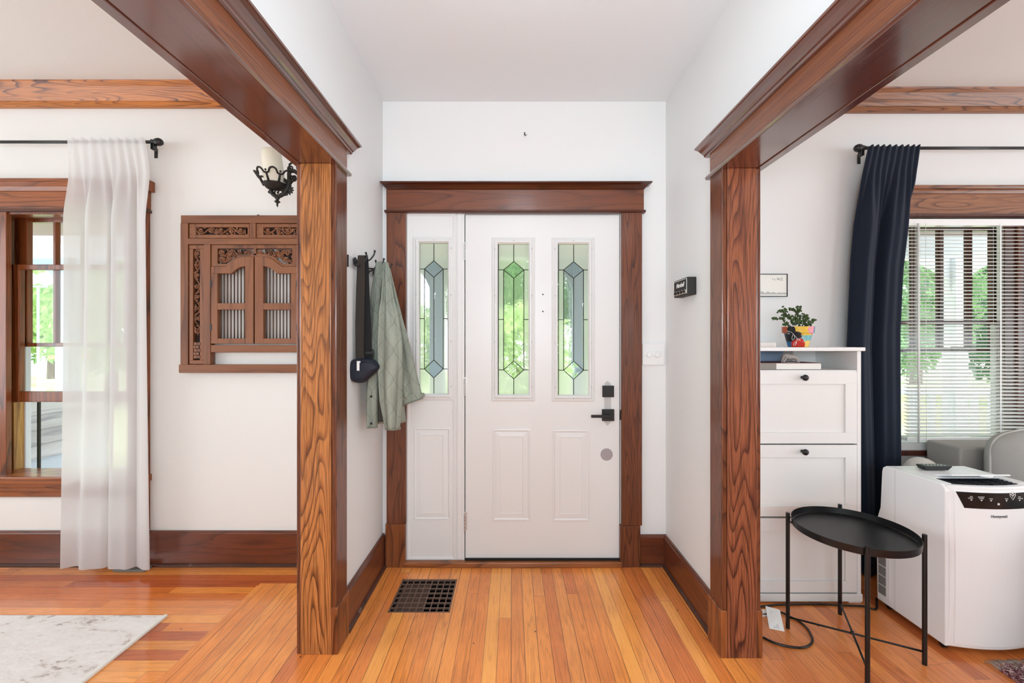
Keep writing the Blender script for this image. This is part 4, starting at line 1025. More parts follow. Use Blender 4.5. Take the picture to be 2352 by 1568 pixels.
# ------------------------------------------------------------------ sconce and candle
SY = 2.06
def S(x, y, dy=0): a = P(x, y, SY); return Vector((a[0], a[1]+dy, a[2]))
r = thing('wall_sconce', (WLo, SY, PZ(395, SY)), 'black cast-iron scroll wall sconce beside the left opening', 'sconce')
m = MB()
arm = smooth([S(622, 425), S(622, 436), S(627, 447), S(637, 452), S(650, 447), S(660, 434), S(664, 415), S(665, 396), S(676, 394), S(690, 400), S(742, 402)], 8)
m.tube(arm, .0095, 10)
def spiral(m, cx, cy, r0, turns, a0, sgn=1, w=.004, dy=0):
    n = int(14*turns)+4; pts = []
    for i in range(n):
        t = i/(n-1); a = a0+sgn*t*turns*2*pi; rr = r0*(1-.8*t); pts.append(S(cx+rr*cos(a), cy+rr*sin(a), dy))
    m.tube(pts, [w*(1.2-.5*i/(n-1)) for i in range(n)], 8); m.ball(pts[-1], w*1.5, seg=8, rings=6)
spiral(m, 637, 442, 9, 1.1, pi*.1); spiral(m, 619, 441, 3.5, .9, 0); spiral(m, 668, 388, 7, 1.1, pi*.8); spiral(m, 674, 412, 7, 1.2, -pi*.5); spiral(m, 652, 416, 6, 1, pi*.3, -1)
spiral(m, 655, 444, 7, 1, pi*1.2, -1); spiral(m, 690, 385, 9, 1.1, pi*.6); spiral(m, 700, 414, 9, 1.1, pi*.2, -1)
for k in range(9):
    a = -pi*.45+k*pi*.16; m.ball(S(660+10*cos(a), 437+8*sin(a)), .012, .004, .005, 8, 6, Matrix.Rotation(a, 3, 'Y'))
m.tube([S(665, 393), S(665, 378), S(672, 374)], .005, 8)
m.build('arm', M['iron'], r, smooth=True)
m = MB(); bp = S(637, 452)
m.lathe([(.0005, -.052), (.003, -.049), (.005, -.040), (.004, -.034), (.010, -.030), (.014, -.026), (.009, -.021), (.006, -.016), (.012, -.010), (.012, -.004), (.007, 0), (.0005, .002)], bp, 14)
m.build('drop_finial', M['iron'], r, smooth=True)
MB().lathe([(.0005, 0), (.06, 0), (.06, .008), (.045, .014), (.0005, .016)], (WLo+.001-.018, SY, PZ(402, SY)), 24, 'X', 1, 1.6).build('wall_plate', M['iron'], r)
bc = S(632, 428)
m = MB(); m.lathe([(.006, -.022), (.014, -.020), (.040, -.012), (.054, .004), (.056, .008), (.052, .008), (.038, -.004), (.0005, -.010)], bc, 28)
m.build('drip_pan', M['iron'], r, smooth=True)
m = MB(); n = 8
for k in range(n):
    a0 = 2*pi*k/n; da = 2*pi/n
    def rim(a, h): rr = .055+.030*(h/.05); return bc+Vector((rr*cos(a), rr*sin(a), .004+h))
    m.tube([rim(a0, 0), rim(a0, .02), rim(a0, .036)], [.006, .005, .0045], 8)
    m.tube(smooth([rim(a0, .034), rim(a0+da*.18, .036), rim(a0+da*.30, .050), rim(a0+da*.5, .056), rim(a0+da*.70, .050), rim(a0+da*.82, .036), rim(a0+da, .034)], 4), .0045, 8)
    m.ball(rim(a0, .044), .005, seg=8, rings=6)
m.build('petal_crown', M['iron'], r, smooth=True)
m = MB(); tilt = Matrix.Rotation(radians(-7), 3, 'Y')
vv = []; prof = [(.0005, 0), (.044, 0), (.046, .004), (.0455, .1), (.0445, .164), (.040, .170), (.030, .164), (.0005, .160)]
m.lathe(prof, (0, 0, 0), 32); m.v = [tuple(tilt @ Vector(p)+bc+Vector((0, 0, .002))) for p in m.v]
cd = m.build('pillar_candle', M['wax'], smooth=True); tag(cd, 'ivory pillar candle standing in the iron wall sconce', 'candle')
# ------------------------------------------------------------------ coat rack, bag, jacket
acr = glassmat('clear_acrylic', (.97, .97, .97, 1), .12)
def HW(y_px, Y): return PZ(y_px, Y)
r = thing('coat_rack', (WL, 2.2, 1.70), 'clear wall rail with black hooks on the hall side wall', 'coat rack')
MB().box(WL, WL+.006, 1.975, 2.46, 1.68, 1.735).build('rail', acr, r, bevel=.002)
MB().box(WL+.0005, WL+.007, 1.974, 1.977, 1.679, 1.736).build('rail_edge', M['blackmetal'], r)
def hook(y, zc):
    m = MB(); x = WL+.006
    m.lathe([(.016, 0), (.016, .006), (.0005, .007)], (x, y, zc+.008), 16, 'X')
    m.tube(smooth([(x, y, zc+.012), (x+.03, y, zc+.004), (x+.07, y+.0, zc+.010), (x+.092, y, zc+.034), (x+.098, y, zc+.052)], 6), .0042, 8); m.ball((x+.098, y, zc+.054), .006, seg=8, rings=6)
    m.tube(smooth([(x, y-.014, zc+.010), (x+.028, y-.014, zc-.01), (x+.052, y-.014, zc+.0), (x+.064, y-.014, zc+.022), (x+.06, y-.014, zc+.040)], 6), .0042, 8); m.ball((x+.06, y-.014, zc+.042), .006, seg=8, rings=6)
    m.tube(smooth([(x, y+.01, zc+.02), (x+.008, y-.02, zc-.014), (x+.03, y-.02, zc-.02)], 5), .006, 8)
    m.build('hook', M['blackmetal'], r, smooth=True)
for (y, z) in ((2.055, 1.715), (2.20, 1.705), (2.345, 1.705)): hook(y, z)
BY = 2.045
r = thing('belt_bag', (PX(833, BY), BY, PZ(880, BY)), 'navy crescent belt bag hanging by a wide strap from the first hook', 'bag')
def Bp(x, y, dy=0): a = P(x, y, BY+dy); return a
def strap(mat, edges, th, dy, nm):
    # edges: (y, xl, xr)
    m = MB(); vv = []; n = len(edges)
    for (y, a, c) in edges:
        for (x, d) in ((a, 0), (c, 0), (c, th), (a, th)):
            vv.append(P(x, y, BY+dy+d))
    ff = []
    for i in range(n-1):
        for k in range(4): ff.append((i*4+k, i*4+(k+1) % 4, (i+1)*4+(k+1) % 4, (i+1)*4+k))
    ff += [(0, 1, 2, 3), tuple((n-1)*4+k for k in (3, 2, 1, 0))]
    m.add(vv, ff).build(nm, mat, r, bevel=.001)
strap(M['strap1'], [(587, 822, 839), (600, 820.5, 838.5), (660, 818, 838), (740, 816, 836.5), (800, 816.5, 835.5), (829, 817, 837)], .004, -.008, 'front_strap')
strap(M['strap2'], [(587, 835, 845), (600, 836, 846.5), (680, 836, 849), (760, 835, 853), (800, 834, 854), (832, 835, 857)], .004, .006, 'rear_strap')
MB().box(*[v for v in (PX(840, BY), PX(858, BY))], BY-.006, BY+.012, PZ(814, BY), PZ(808, BY)).tube([P(854, 802, BY), P(858, 806, BY), P(858, 822, BY)], .003, 8).build('strap_buckle', M['blackmatte'], r, bevel=.001)
m = MB()
outl = [(795, 853), (797, 842), (805, 831), (815, 825), (830, 823), (850, 823), (863, 829), (871, 840), (870, 848), (862, 857), (850, 868), (838, 878), (822, 880), (808, 874), (798, 864)]
oc = Vector(P(832, 851, BY)); ol = smooth([P(x, y, BY) for x, y in outl+outl[:1]], 5)[:-1]; nO = len(ol)
rings_ = [(0.02, -.036), (.5, -.036), (.8, -.031), (.95, -.020), (1.0, 0), (.95, .018), (.75, .026), (.02, .028)]
vv = []
for (sc_, d) in rings_:
    for p in ol: q = oc+(p-oc)*sc_; vv.append((q.x, q.y+d, q.z))
ff = [(i*nO+k, i*nO+(k+1) % nO, (i+1)*nO+(k+1) % nO, (i+1)*nO+k) for i in range(len(rings_)-1) for k in range(nO)]
m.add(vv, ff).build('pouch', M['bag'], r, smooth=True)
m = MB(); zy = -.036
m.tube(smooth([P(803, 836, BY-.026), P(815, 832, BY-.034), P(835, 832, BY-.037), P(855, 834, BY-.032), P(866, 842, BY-.018)], 5), .0016, 6).build('zip', M['blackmetal'], r, smooth=True)
MB().box(PX(819.5, BY-.045), PX(825.5, BY-.045), BY-.046, BY-.043, PZ(852, BY-.045), PZ(833, BY-.045)).box(PX(819.5, BY-.045), PX(827.5, BY-.045), BY-.047, BY-.042, PZ(834, BY-.045), PZ(830, BY-.045)).build('zip_pull', M['lineart'], r, bevel=.001)
# jacket
JY = 2.21
r = thing('quilted_jacket', (WL+.07, JY, PZ(985, JY)), 'sage green onion-quilted jacket hanging from the rack', 'jacket')
def loft(nm, secs, ncut=40, nv=60, fold=(.006, 5), seed=0, mat=None, par=None, drift=0):
    # secs: (ypx, xl, xr, Y, thick)
    ys = [s_[0] for s_ in secs]
    def at(y, i): return lerp_tab([(s_[0], s_[i]) for s_ in secs], y)
    def fn(u, v):
        y = ys[0]+(ys[-1]-ys[0])*v
        # smooth sampling
        xl = (at(y-6, 1)+at(y, 1)*2+at(y+6, 1))/4 if 0 < v < 1 else at(y, 1)
        xr = (at(y-6, 2)+at(y, 2)*2+at(y+6, 2))/4 if 0 < v < 1 else at(y, 2)
        Yc, th = at(y, 3), at(y, 4); a = 2*pi*u
        ca, sa = cos(a), sin(a); ca = math.copysign(abs(ca)**.8, ca)
        f = fold[0]*sin(fold[1]*ca*1.7+seed+2.2*v)*min(1, v*4+.2)+.003*sin(9*ca+seed*3+5*v)
        X = PX((xl+xr)/2, Yc)+(PX(xr, Yc)-PX(xl, Yc))/2*ca
        return (X, Yc+th*sa-f, PZ(y, Yc))
    m = MB(); vv = []; m.grid(fn, ncut, nv, closeu=True)
    m.uv = {i: (p[0]+drift*p[2], p[2]) for i, p in enumerate(m.v)}
    n0 = len(m.v)
    m.f.append(tuple(range(ncut))[::-1]); m.f.append(tuple(nv*ncut+k for k in range(ncut)))
    return m.build(nm, mat or M['jacket'], par or r, smooth=True)
loft('torso', [(603, 864, 889, 2.22, .012), (630, 860, 894, 2.22, .02), (690, 852, 905, 2.23, .035), (740, 850, 915, 2.24, .045), (850, 846, 925, 2.26, .05), (930, 843, 928, 2.27, .05), (970, 842, 932, 2.28, .045)], seed=1, fold=(.012, 4))
M['lining'] = plain('shaded_jacket_lining', rgb(70, 66, 58), .85)  # dark lining, its tone also painting the shade between placket and sleeve
loft('lining', [(640, 878, 884, 2.16, .01), (760, 866, 880, 2.15, .015), (860, 864, 882, 2.15, .02), (968, 864, 892, 2.15, .02)], seed=1.5, fold=(.004, 3), mat=M['lining'])
loft('collar', [(602, 863, 878, 2.185, .01), (640, 858, 882, 2.18, .016), (680, 851, 877, 2.18, .016), (697, 850, 868, 2.185, .012), (712, 854, 862, 2.19, .006)], seed=2, fold=(.004, 3), nv=24)
loft('front_placket', [(640, 862, 876, 2.17, .01), (700, 858, 874, 2.16, .014), (800, 851, 870, 2.13, .016), (900, 842, 868, 2.12, .016), (983, 841, 867, 2.12, .012)], seed=3, fold=(.003, 3))
o1 = loft('sleeve', [(604, 880, 892, 2.16, .01), (640, 880, 898, 2.14, .02), (690, 877, 907, 2.12, .032), (720, 872, 916, 2.11, .038), (780, 869, 925, 2.10, .042), (850, 870, 926, 2.10, .042), (920, 874, 924, 2.10, .04), (984, 886, 919, 2.10, .034)], seed=.4, fold=(.013, 4))
m = MB(); m.grid(lambda u, v: (PX(902.5, 2.10)+.0385*cos(2*pi*u), 2.10+.036*sin(2*pi*u)-.0, PZ(982+4*v, 2.10)), 32, 1, closeu=True).build('cuff_binding', M['jackethem'], o1)
o2 = loft('sleeve', [(616, 886, 896, 2.26, .012), (680, 890, 912, 2.28, .02), (740, 898, 927, 2.29, .028), (800, 905, 944, 2.29, .03), (860, 910, 958, 2.29, .03), (905, 920, 969, 2.29, .028), (914, 923, 971.5, 2.29, .026)], seed=2.4, fold=(.006, 3), drift=.25)
# slanted cuff of the rear sleeve
m = MB(); q = [P(924, 905, 2.262), P(971.5, 905, 2.262), P(972, 914, 2.262), P(925, 932, 2.262)]; q2 = [(a, b_+.05, c) for a, b_, c in q]
m.add(q+q2, [(0, 1, 2, 3), (7, 6, 5, 4), (0, 4, 5, 1), (1, 5, 6, 2), (2, 6, 7, 3), (3, 7, 4, 0)], [(a, c) for a, b_, c in q+q2]).build('cuff', M['jacket'], o2, bevel=.006)
MB().tube([P(925, 932, 2.262), P(972, 915, 2.262)], .003, 6).build('cuff_binding', M['jackethem'], o2)
MB().tube([P(842, 984, 2.108), P(867, 982, 2.108)], .003, 6).tube([P(842.5, 984, 2.108), P(845, 880, 2.108), P(852, 800, 2.118)], .0022, 6).build('placket_binding', M['jackethem'], r)
for y in (911, 973): MB().lathe([(.006, 0), (.006, -.004), (.003, -.005), (.0025, -.003), (.0005, -.003)], P(853, y, 2.105), 14, 'Y').build('snap_button', M['blackmetal'], r)
# ------------------------------------------------------------------ key holder shaped like an amplifier
KX = WR; ky0, ky1 = 2.10, 2.275; kz0, kz1 = PZ(677, 2.10), PZ(636, 2.10)
r = thing('key_holder', (KX, (ky0+ky1)/2, kz0), 'black amplifier-shaped key holder on the right hall wall', 'key holder')
kx = KX-.046
MB().box(kx, KX, ky0, ky1, kz0, kz1).build('case', plain('black_leatherette', rgb(34, 33, 31), .6, bumpy=.4, bscale=500), r, bevel=.004)
MB().box(kx-.0012, kx, ky0+.006, ky1-.006, kz0+.006, kz1-.006).build('grille_cloth', M['blackmatte'], r)
m = MB()
for (a, b_, c, d) in ((ky0+.005, ky1-.005, kz1-.0085, kz1-.006), (ky0+.005, ky0+.0065, kz0+.006, kz1-.006), (ky1-.0065, ky1-.005, kz0+.006, kz1-.006)): m.box(kx-.002, kx, a, b_, c, d)
m.build('white_piping', M['lineart'], r)
MB().box(kx-.002, kx, ky0+.006, ky1-.006, kz0+.007, kz0+.027).build('gold_strip', M['gold'], r)
m = MB(); mk = MB()
for i in range(4):
    y = ky0+.028+i*.036; m.lathe([(.009, 0), (.009, -.004), (.004, -.005), (.004, -.012), (.0005, -.012)], (kx-.002, y, kz0+.018), 16, 'X'); mk.lathe([(.011, 0), (.011, -.0012), (.0005, -.0013)], (kx-.002, y, kz0+.018), 16, 'X')
m.build('key_jack', M['blackmatte'], r); mk.build('jack_washer', M['lineart'], r)
text('logo', 'Marshall', .030, M['lineart'], r, (kx-.0022, (ky0+ky1)/2, kz0+.056), (0, -1, 0), (0, 0, 1), shear=.35, bold=.0012)
# ------------------------------------------------------------------ dimmer plate, ceiling hook
x0, _, z0 = P(1474.5, 838.5, 2.515); x1, _, z1 = P(1525, 790, 2.515)
r = thing('dimmer_plate', ((x0+x1)/2, WY, z0), 'white double dimmer switch plate right of the door casing', 'light switch')
MB().box(x0, x1, 2.506, WY, z0, z1).build('plate', M['whitegloss'], r, bevel=.002)
for px_ in (1491, 1510): MB().lathe([(.0205, 0), (.0205, -.002), (.0165, -.003), (.016, -.012), (.014, -.014), (.0005, -.014)], (PX(px_, 2.5), 2.506, PZ(815, 2.5)), 32, 'Y').build('dimmer_knob', M['whitegloss'], r, smooth=False, bevel=.0005)
m = MB(); h = P(1205, 310, 2.515); m.tube([(h[0], WY, h[2]+.004), (h[0], WY-.02, h[2]+.004), (h[0], WY-.024, h[2]-.008), (h[0]+.004, WY-.018, h[2]-.012)], .0035, 8).ball((h[0]+.012, WY-.001, h[2]+.001), .0025)
tag(m.build('wall_nail', M['blackmetal']), 'small dark bent nail high on the wall above the door', 'nail')
# ------------------------------------------------------------------ shoe cabinet
FY = 2.15
r = thing('shoe_cabinet', (1.46, FY, 0), 'white tall shoe cabinet with tip-out doors behind the right post', 'cabinet')
cx0, cx1, cyb = 1.148, PX(1978, FY), 2.455
zt = PZ(807, 2.14); 
MB().box(cx0-.012, cx1+.008, 2.132, cyb+.01, zt, zt+.019).build('top_board', M['cab'], r, bevel=.003)
m = MB(); m.box(cx0, cx0+.02, FY, cyb, .0, zt).box(cx1-.02, cx1, FY, cyb, .0, zt).box(cx0+.02, cx1-.02, cyb-.01, cyb, .05, zt).build('side_panel', M['cab'], r, bevel=.0015)
zs = PZ(851, FY)
MB().box(cx0+.02, cx1-.02, FY+.005, cyb-.01, zs-.016, zs).build('shelf', M['cab'], r, bevel=.001)
MB().box(cx0+.02, cx0+.47, cyb-.0125, cyb-.0105, zs, zt).box(cx0+.47, cx0+.476, cyb-.016, cyb-.0105, zs, zt).build('back_lining', M['cabin'], r)
MB().box(cx0-.004, cx1+.004, FY-.006, FY+.03, PZ(1381, FY), PZ(1364, FY)).build('base_rail', M['cab'], r, bevel=.003)
for a in (cx0, cx1-.065): MB().prism([(a, 0), (a+.065, 0), (a+.065, .024), (a+.055, .032), (a, .032)], 'Y', FY-.004, FY+.03).build('foot', M['cab'], r, bevel=.004)
MB().box(cx0+.02, cx1-.02, FY+.022, FY+.03, .03, zs-.016).build('dark_reveal', M['darkgap'], r)
dx0, dx1 = cx0+.022, cx1-.022
for k, (ya, yb, tl) in enumerate(((854, 1019.5, 0), (1022.5, 1187, .012), (1191, 1361, 0))):
    z1, z0 = PZ(ya, FY), PZ(yb, FY); m = MB(); w = .058
    m.box(dx0, dx1, FY-.001, FY+.017, z1-.064, z1).box(dx0, dx1, FY-.001, FY+.017, z0, z0+.056).box(dx0, dx0+w, FY-.001, FY+.017, z0+.056, z1-.064).box(dx1-w, dx1, FY-.001, FY+.017, z0+.056, z1-.064)
    m.box(dx0+w, dx1-w, FY+.008, FY+.017, z0+.056, z1-.064); o = m.build('tip_out_door', M['cab'], r, bevel=.0012)
    MB().lathe([(.008, 0), (.0065, -.004), (.006, -.012), (.012, -.018), (.0155, -.024), (.0150, -.031), (.009, -.036), (.0005, -.037)], (PX(1848, FY-.02), FY, PZ((868, 1038.5, 1208)[k], FY-.02)), 24, 'Y').build('knob', M['blackmatte'] if k < 2 else M['blackmatte'], o, smooth=True)
# things in and on the cabinet
zs2 = zs
r = thing('book', (1.36, 2.22, zs2), 'thick white-paged book lying on the cabinet\'s open shelf', 'book')
bx0, bx1 = PX(1750, 2.18), PX(1887, 2.18); bh = .036
MB().box(bx0-.02, bx1-.002, 2.18, 2.38, zs2+.002, zs2+bh-.002).build('pages', M['paper'], r, bevel=.001)
MB().box(bx0-.022, bx1, 2.178, 2.382, zs2, zs2+.002).box(bx0-.022, bx1, 2.178, 2.382, zs2+bh-.002, zs2+bh).build('cover', M['bookred'], r)
MB().box(bx0-.018, PX(1782, 2.18), 2.176, 2.181, zs2+.002, zs2+bh-.003).build('spine_cloth', M['taupe'], r)
zf = zs2+bh
m = MB(); fx = PX(1812, 2.22)
pth = smooth([(PX(1796, 2.2), 2.2, zf+.004), (PX(1803, 2.2), 2.21, zf+.022), (PX(1809, 2.2), 2.22, zf+.036), (PX(1816, 2.2), 2.22, zf+.030), (PX(1826, 2.2), 2.22, zf+.030), (PX(1835, 2.2), 2.22, zf+.022), (PX(1840, 2.2), 2.215, zf+.005)], 6)
n_ = len(pth); m.tube(pth, [.004+.011*sin(pi*min(1, i/(n_-1)*1.02))**.7 for i in range(n_)], 14)
m.ball((PX(1808.5, 2.2), 2.215, zf+.036), .013, .012, .011, 14, 10)
m.tube(smooth([(PX(1830, 2.2), 2.22, zf+.024), (PX(1829, 2.2), 2.20, zf+.012), (PX(1834, 2.2), 2.19, zf+.003)], 5), .005, 8).tube(smooth([(PX(1806, 2.2), 2.20, zf+.03), (PX(1800, 2.2), 2.19, zf+.012), (PX(1795, 2.2), 2.19, zf+.004)], 5), .004, 8)
m.tube([(PX(1794, 2.2), 2.2, zf+.002), (PX(1836, 2.2), 2.2, zf+.002)], .002, 6)
tag(m.build('figurine', M['stone'], smooth=True), 'small grey bent-over stone figurine resting on the book', 'figurine')
tag(MB().box(cx0+.03, PX(1806, 2.40), 2.425, 2.437, zs2, zs2+.105).build('folder', M['blue'], bevel=.001), 'pale blue folder standing at the back of the cabinet\'s open shelf', 'folder')
ztop = zt+.019
tag(MB().box(PX(1735, 2.25), PX(1775, 2.25), 2.22, 2.30, ztop, ztop+.024).build('card_box', M['pink'], bevel=.002), 'flat pale pink box on the cabinet top beside the post', 'box')
# pot plant
py = 2.25; pcx = PX(1833, py)
r = thing('potted_plant', (pcx, py, ztop), 'jade plant in a small brightly painted pot on the white cabinet', 'plant')
MB().lathe([(.044, 0), (.047, .004), (.064, .074), (.072, .075), (.0745, .108), (.069, .108), (.062, .094), (.0005, .094)], (pcx, py, ztop), 48).build('pot', potmat(pcx, py, ztop), r, smooth=False)
MB().lathe([(.064, 0), (.0005, .004)], (pcx, py, ztop+.093), 24).build('soil', M['soil'], r)
rnd = random.Random(11); st = MB(); lf = MB()
def surf(px_, py_):
    dx, dz = (px_-1176)/F, -(py_-785)/F; Y = py-.06
    for _ in range(6):
        z = EYE+dz*Y; h = z-ztop; rr = (.047+.017*h/.074 if h < .074 else .0745)+.0012
        A = dx*dx+1; B = -2*(dx*pcx+py); C = pcx*pcx+py*py-rr*rr; D = max(0, B*B-4*A*C); Y = (-B-sqrt(D))/(2*A)
    return Vector((dx*Y, Y, EYE+dz*Y))
la = MB()
for seq in ([(1808, 760), (1818, 764), (1825, 771), (1830, 778), (1830, 785), (1826, 791)], [(1822, 768), (1819, 776), (1821, 782), (1825, 776), (1823, 768)], [(1830, 778), (1836, 779), (1838, 783), (1832, 780)], [(1830, 785), (1824, 788), (1823, 794), (1828, 792), (1830, 785)],
            [(1808, 760), (1809, 766), (1813, 768), (1811, 762)], [(1840, 768), (1844, 776), (1848, 784)], [(1850, 766), (1847, 772), (1845, 778)], [(1843, 786), (1848, 784), (1849, 778)]):
    la.tube(smooth([surf(*q) for q in seq], 4), .0009, 5)
la.build('leaf_line_art', M['lineart'], r)
stems = [[(1822, 748), (1816, 735), (1806, 722), (1800, 708)], [(1828, 748), (1831, 730), (1832, 715), (1831, 705)], [(1826, 748), (1820, 738), (1812, 728)], [(1816, 750), (1804, 742), (1796, 734), (1780, 733), (1774, 734)],
         [(1834, 750), (1838, 738), (1840, 724)], [(1842, 750), (1848, 738), (1850, 724)], [(1848, 750), (1855, 744), (1866, 738), (1871, 737)], [(1831, 724), (1836, 716), (1841, 708)], [(1831, 722), (1822, 713), (1814, 712)],
         [(1838, 750), (1836, 742), (1834, 732)], [(1812, 750), (1806, 746), (1798, 748)], [(1852, 750), (1858, 748), (1865, 744)], [(1806, 722), (1798, 716), (1790, 717)], [(1816, 735), (1806, 728), (1798, 726)], [(1846, 744), (1852, 736), (1853, 728)], [(1824, 744), (1828, 736), (1822, 726)]]
for k, sq in enumerate(stems):
    d0 = rnd.uniform(-.03, .03); pts = [Vector(P(x, y, py+d0*i/len(sq)+ (0 if i else d0*.3))) for i, (x, y) in enumerate(sq)]
    pts = smooth(pts, 5); st.tube(pts, [.0034-.0018*i/(len(pts)-1) for i in range(len(pts))], 7)
    for i, p in enumerate(pts):
        if i < 3: continue
        for q in range(2):
            dv = Vector((rnd.uniform(-1, 1), rnd.uniform(-1, 1), rnd.uniform(-.3, 1))).normalized()*.009
            lf.ball(p+dv, .0062*rnd.uniform(.7, 1.2), .0034, .0048, 8, 5, Matrix.Rotation(rnd.uniform(0, pi), 3, 'Z') @ Matrix.Rotation(rnd.uniform(-.8, .8), 3, 'Y'))
st.build('stems', M['stem'], r, smooth=True); lf.build('leaves', M['leaf'], r, smooth=True)
# ------------------------------------------------------------------ picture on the right wall
AY = 2.508; ax0, ax1 = PX(1704, AY), PX(1809.5, AY); az0, az1 = PZ(682, AY), PZ(629.5, AY)
r = thing('framed_print', ((ax0+ax1)/2, WY, az0), 'thin black framed print of pale hills and ink marks above the cabinet', 'picture')
m = MB(); t = .004; m.box(ax0, ax1, AY, WY, az1-t, az1).box(ax0, ax1, AY, WY, az0, az0+t).box(ax0, ax0+t, AY, WY, az0, az1).box(ax1-t, ax1, AY, WY, az0, az1).build('frame', M['blackmatte'], r)
pr = MB().box(ax0+t, ax1-t, AY+.004, WY, az0+t, az1-t).build('print', M['paper'], r)
m = MB(); n = 60; pts = []
for i in range(n+1):
    x = ax0+t+(ax1-ax0-2*t)*i/n; pts.append((x, az0+.022+.012*abs(mnoise.noise(Vector((i*.13, 0, 0))))*2+.003*mnoise.noise(Vector((i*.9, 3, 0)))))
for i in range(n): m.add([(pts[i][0], AY+.0035, az0+.014), (pts[i+1][0], AY+.0035, az0+.014), (pts[i+1][0], AY+.0035, pts[i+1][1]), (pts[i][0], AY+.0035, pts[i][1])], [(0, 1, 2, 3)])
m.build('ink_hills', M['hill'], pr)
m = MB()
for sq in ([(1774, 640), (1776, 643)], [(1780, 641), (1779, 645)], [(1784, 639), (1788, 640), (1785, 643)], [(1786, 641), (1787, 644)], [(1791, 642), (1792, 645)], [(1796, 638), (1793, 640), (1798, 641), (1794, 644), (1798, 645)], [(1788, 643), (1791, 640)]):
    m.tube([P(x, y, AY+.003) for x, y in sq], .0012, 5)
m.build('ink_marks', M['ink'], pr)
# ------------------------------------------------------------------ round tray table
tc = Vector((1.49, 1.85, 0)); blk = plain('black_powder_coat', rgb(8, 8, 9), .36, bumpy=.15, bscale=400)
r = thing('tray_table', tuple(tc), 'round black metal tray table in front of the white cabinet', 'side table')
TZ = .492
MB().lathe([(.0005, -.0015), (.218, -.0015), (.2225, .001), (.2245, .030), (.2225, .0305), (.2205, .004), (.215, .0015), (.0005, .0015)], (tc.x, tc.y, TZ), 96).build('tray', blk, r, smooth=False)
LG = [(1.2795, 1.961), (1.701, 1.739), (1.600, 2.061), (1.38, 1.639)]
for (x, y) in LG:
    d = (Vector((x, y, 0))-tc).normalized(); c = tc+d*.237
    MB().tube([(c.x, c.y, 0), (c.x, c.y, .536)], .0085, 16).build('leg', blk, r, smooth=False)
    MB().tube([tuple(c+Vector((0, 0, .494))), tuple(tc+d*.215+Vector((0, 0, .494)))], .005, 8).build('bracket_pin', blk, r)
m = MB()
for (a, b_) in ((LG[0], LG[1]), (LG[2], LG[3])):
    da = (Vector((*a, 0))-tc).normalized()*.235; db = (Vector((*b_, 0))-tc).normalized()*.235
    z = .052 if a == LG[0] else .058
    m.tube([tc+da+Vector((0, 0, z)), tc+db+Vector((0, 0, z))], .0042, 10)
m.lathe([(.0005, 0), (.007, 0), (.007, .012), (.0005, .013)], (tc.x, tc.y, .05), 14); m.build('cross_brace', blk, r, smooth=True)
# ------------------------------------------------------------------ portable air conditioner
r = thing('air_conditioner', (2.045, 1.97, 0), 'white portable air conditioner with glossy black control panel', 'air conditioner')
aX0, aX1 = 1.85, 2.24; ACM = plain('ac_plastic', rgb(248, 249, 249), .25)
prof = [(2.14, .03), (2.145, .30), (2.14, .44), (2.122, .50), (2.113, .68), (2.108, .702), (2.09, .714), (1.90, .718), (1.90, .654), (1.811, .654), (1.811, .712), (1.803, .70), (1.803, .03)]
m = MB(); m.prism(prof, 'X', aX0+.05, aX1-.05)
full = [(2.14, .03), (2.145, .30), (2.14, .44), (2.122, .50), (2.113, .68), (2.108, .702), (2.09, .714), (1.825, .718), (1.808, .705), (1.803, .69), (1.803, .03)]
m.prism(full, 'X', aX0, aX0+.05); m.prism(full, 'X', aX1-.05, aX1)
m.build('housing', ACM, r, bevel=.006, bseg=3)
MB().box(aX0+.051, aX1-.051, 1.8115, 1.8995, .655, .7075).build('outlet_well', M['acdark'], r)
m = MB()
for i in range(5): y = 1.82+i*.017; m.prism([(y, .706), (y+.012, .7145), (y+.0135, .7135), (y+.0015, .705)], 'X', aX0+.052, aX1-.052)
for i in range(4): x = aX0+.1+i*.06; m.box(x, x+.002, 1.815, 1.898, .706, .7142)
m.build('louvre', M['acdark'], r)
m = MB(); m.prism([(1.945, .719), (1.862, .744), (1.858, .742), (1.858, .738), (1.94, .712)], 'X', aX0+.085, aX1-.045)
pts = [(2.06+k*.012*1.0, 1.858-.016*sin(pi*k/5)) for k in range(6)]
m.prism(pts+[(2.12, 1.87), (2.06, 1.87)], 'Z', .735, .7395); m.build('flap', ACM, r, bevel=.002)
def af(x, z):
    t = (x-2.045)/.19; zz = (z-.36)/.34; return 1.803-.030*(1-t*t)-.010*(1-zz*zz)
def apatch(x0f, x1f, z0, z1, off, nx=20, nz=20, th=.02):
    """bulged plate following the front face; x bounds may be functions of z"""
    m = MB(); vv = []
    for j in range(nz+1):
        z = z0+(z1-z0)*j/nz; a = x0f(z) if callable(x0f) else x0f; c = x1f(z) if callable(x1f) else x1f
        for i in range(nx+1): x = a+(c-a)*i/nx; vv.append((x, af(x, z)-off, z))
    n1 = len(vv); vv += [(x, y+th, z) for (x, y, z) in vv]; ff = []
    for j in range(nz):
        for i in range(nx):
            q = j*(nx+1)+i; ff.append((q, q+1, q+nx+2, q+nx+1)); ff.append((n1+q, n1+q+nx+1, n1+q+nx+2, n1+q+1))
    bd = [i for i in range(nx+1)]+[j*(nx+1)+nx for j in range(1, nz+1)]+[nz*(nx+1)+i for i in range(nx-1, -1, -1)]+[j*(nx+1) for j in range(nz-1, 0, -1)]
    for k in range(len(bd)): a, c = bd[k], bd[(k+1) % len(bd)]; ff.append((a, n1+a, n1+c, c))
    m.add(vv, ff); return m
apatch(lambda z: aX0+.012, lambda z: aX1-.012, .03, .716, -.004, th=.03).build('front_surround', ACM, r, bevel=.006)
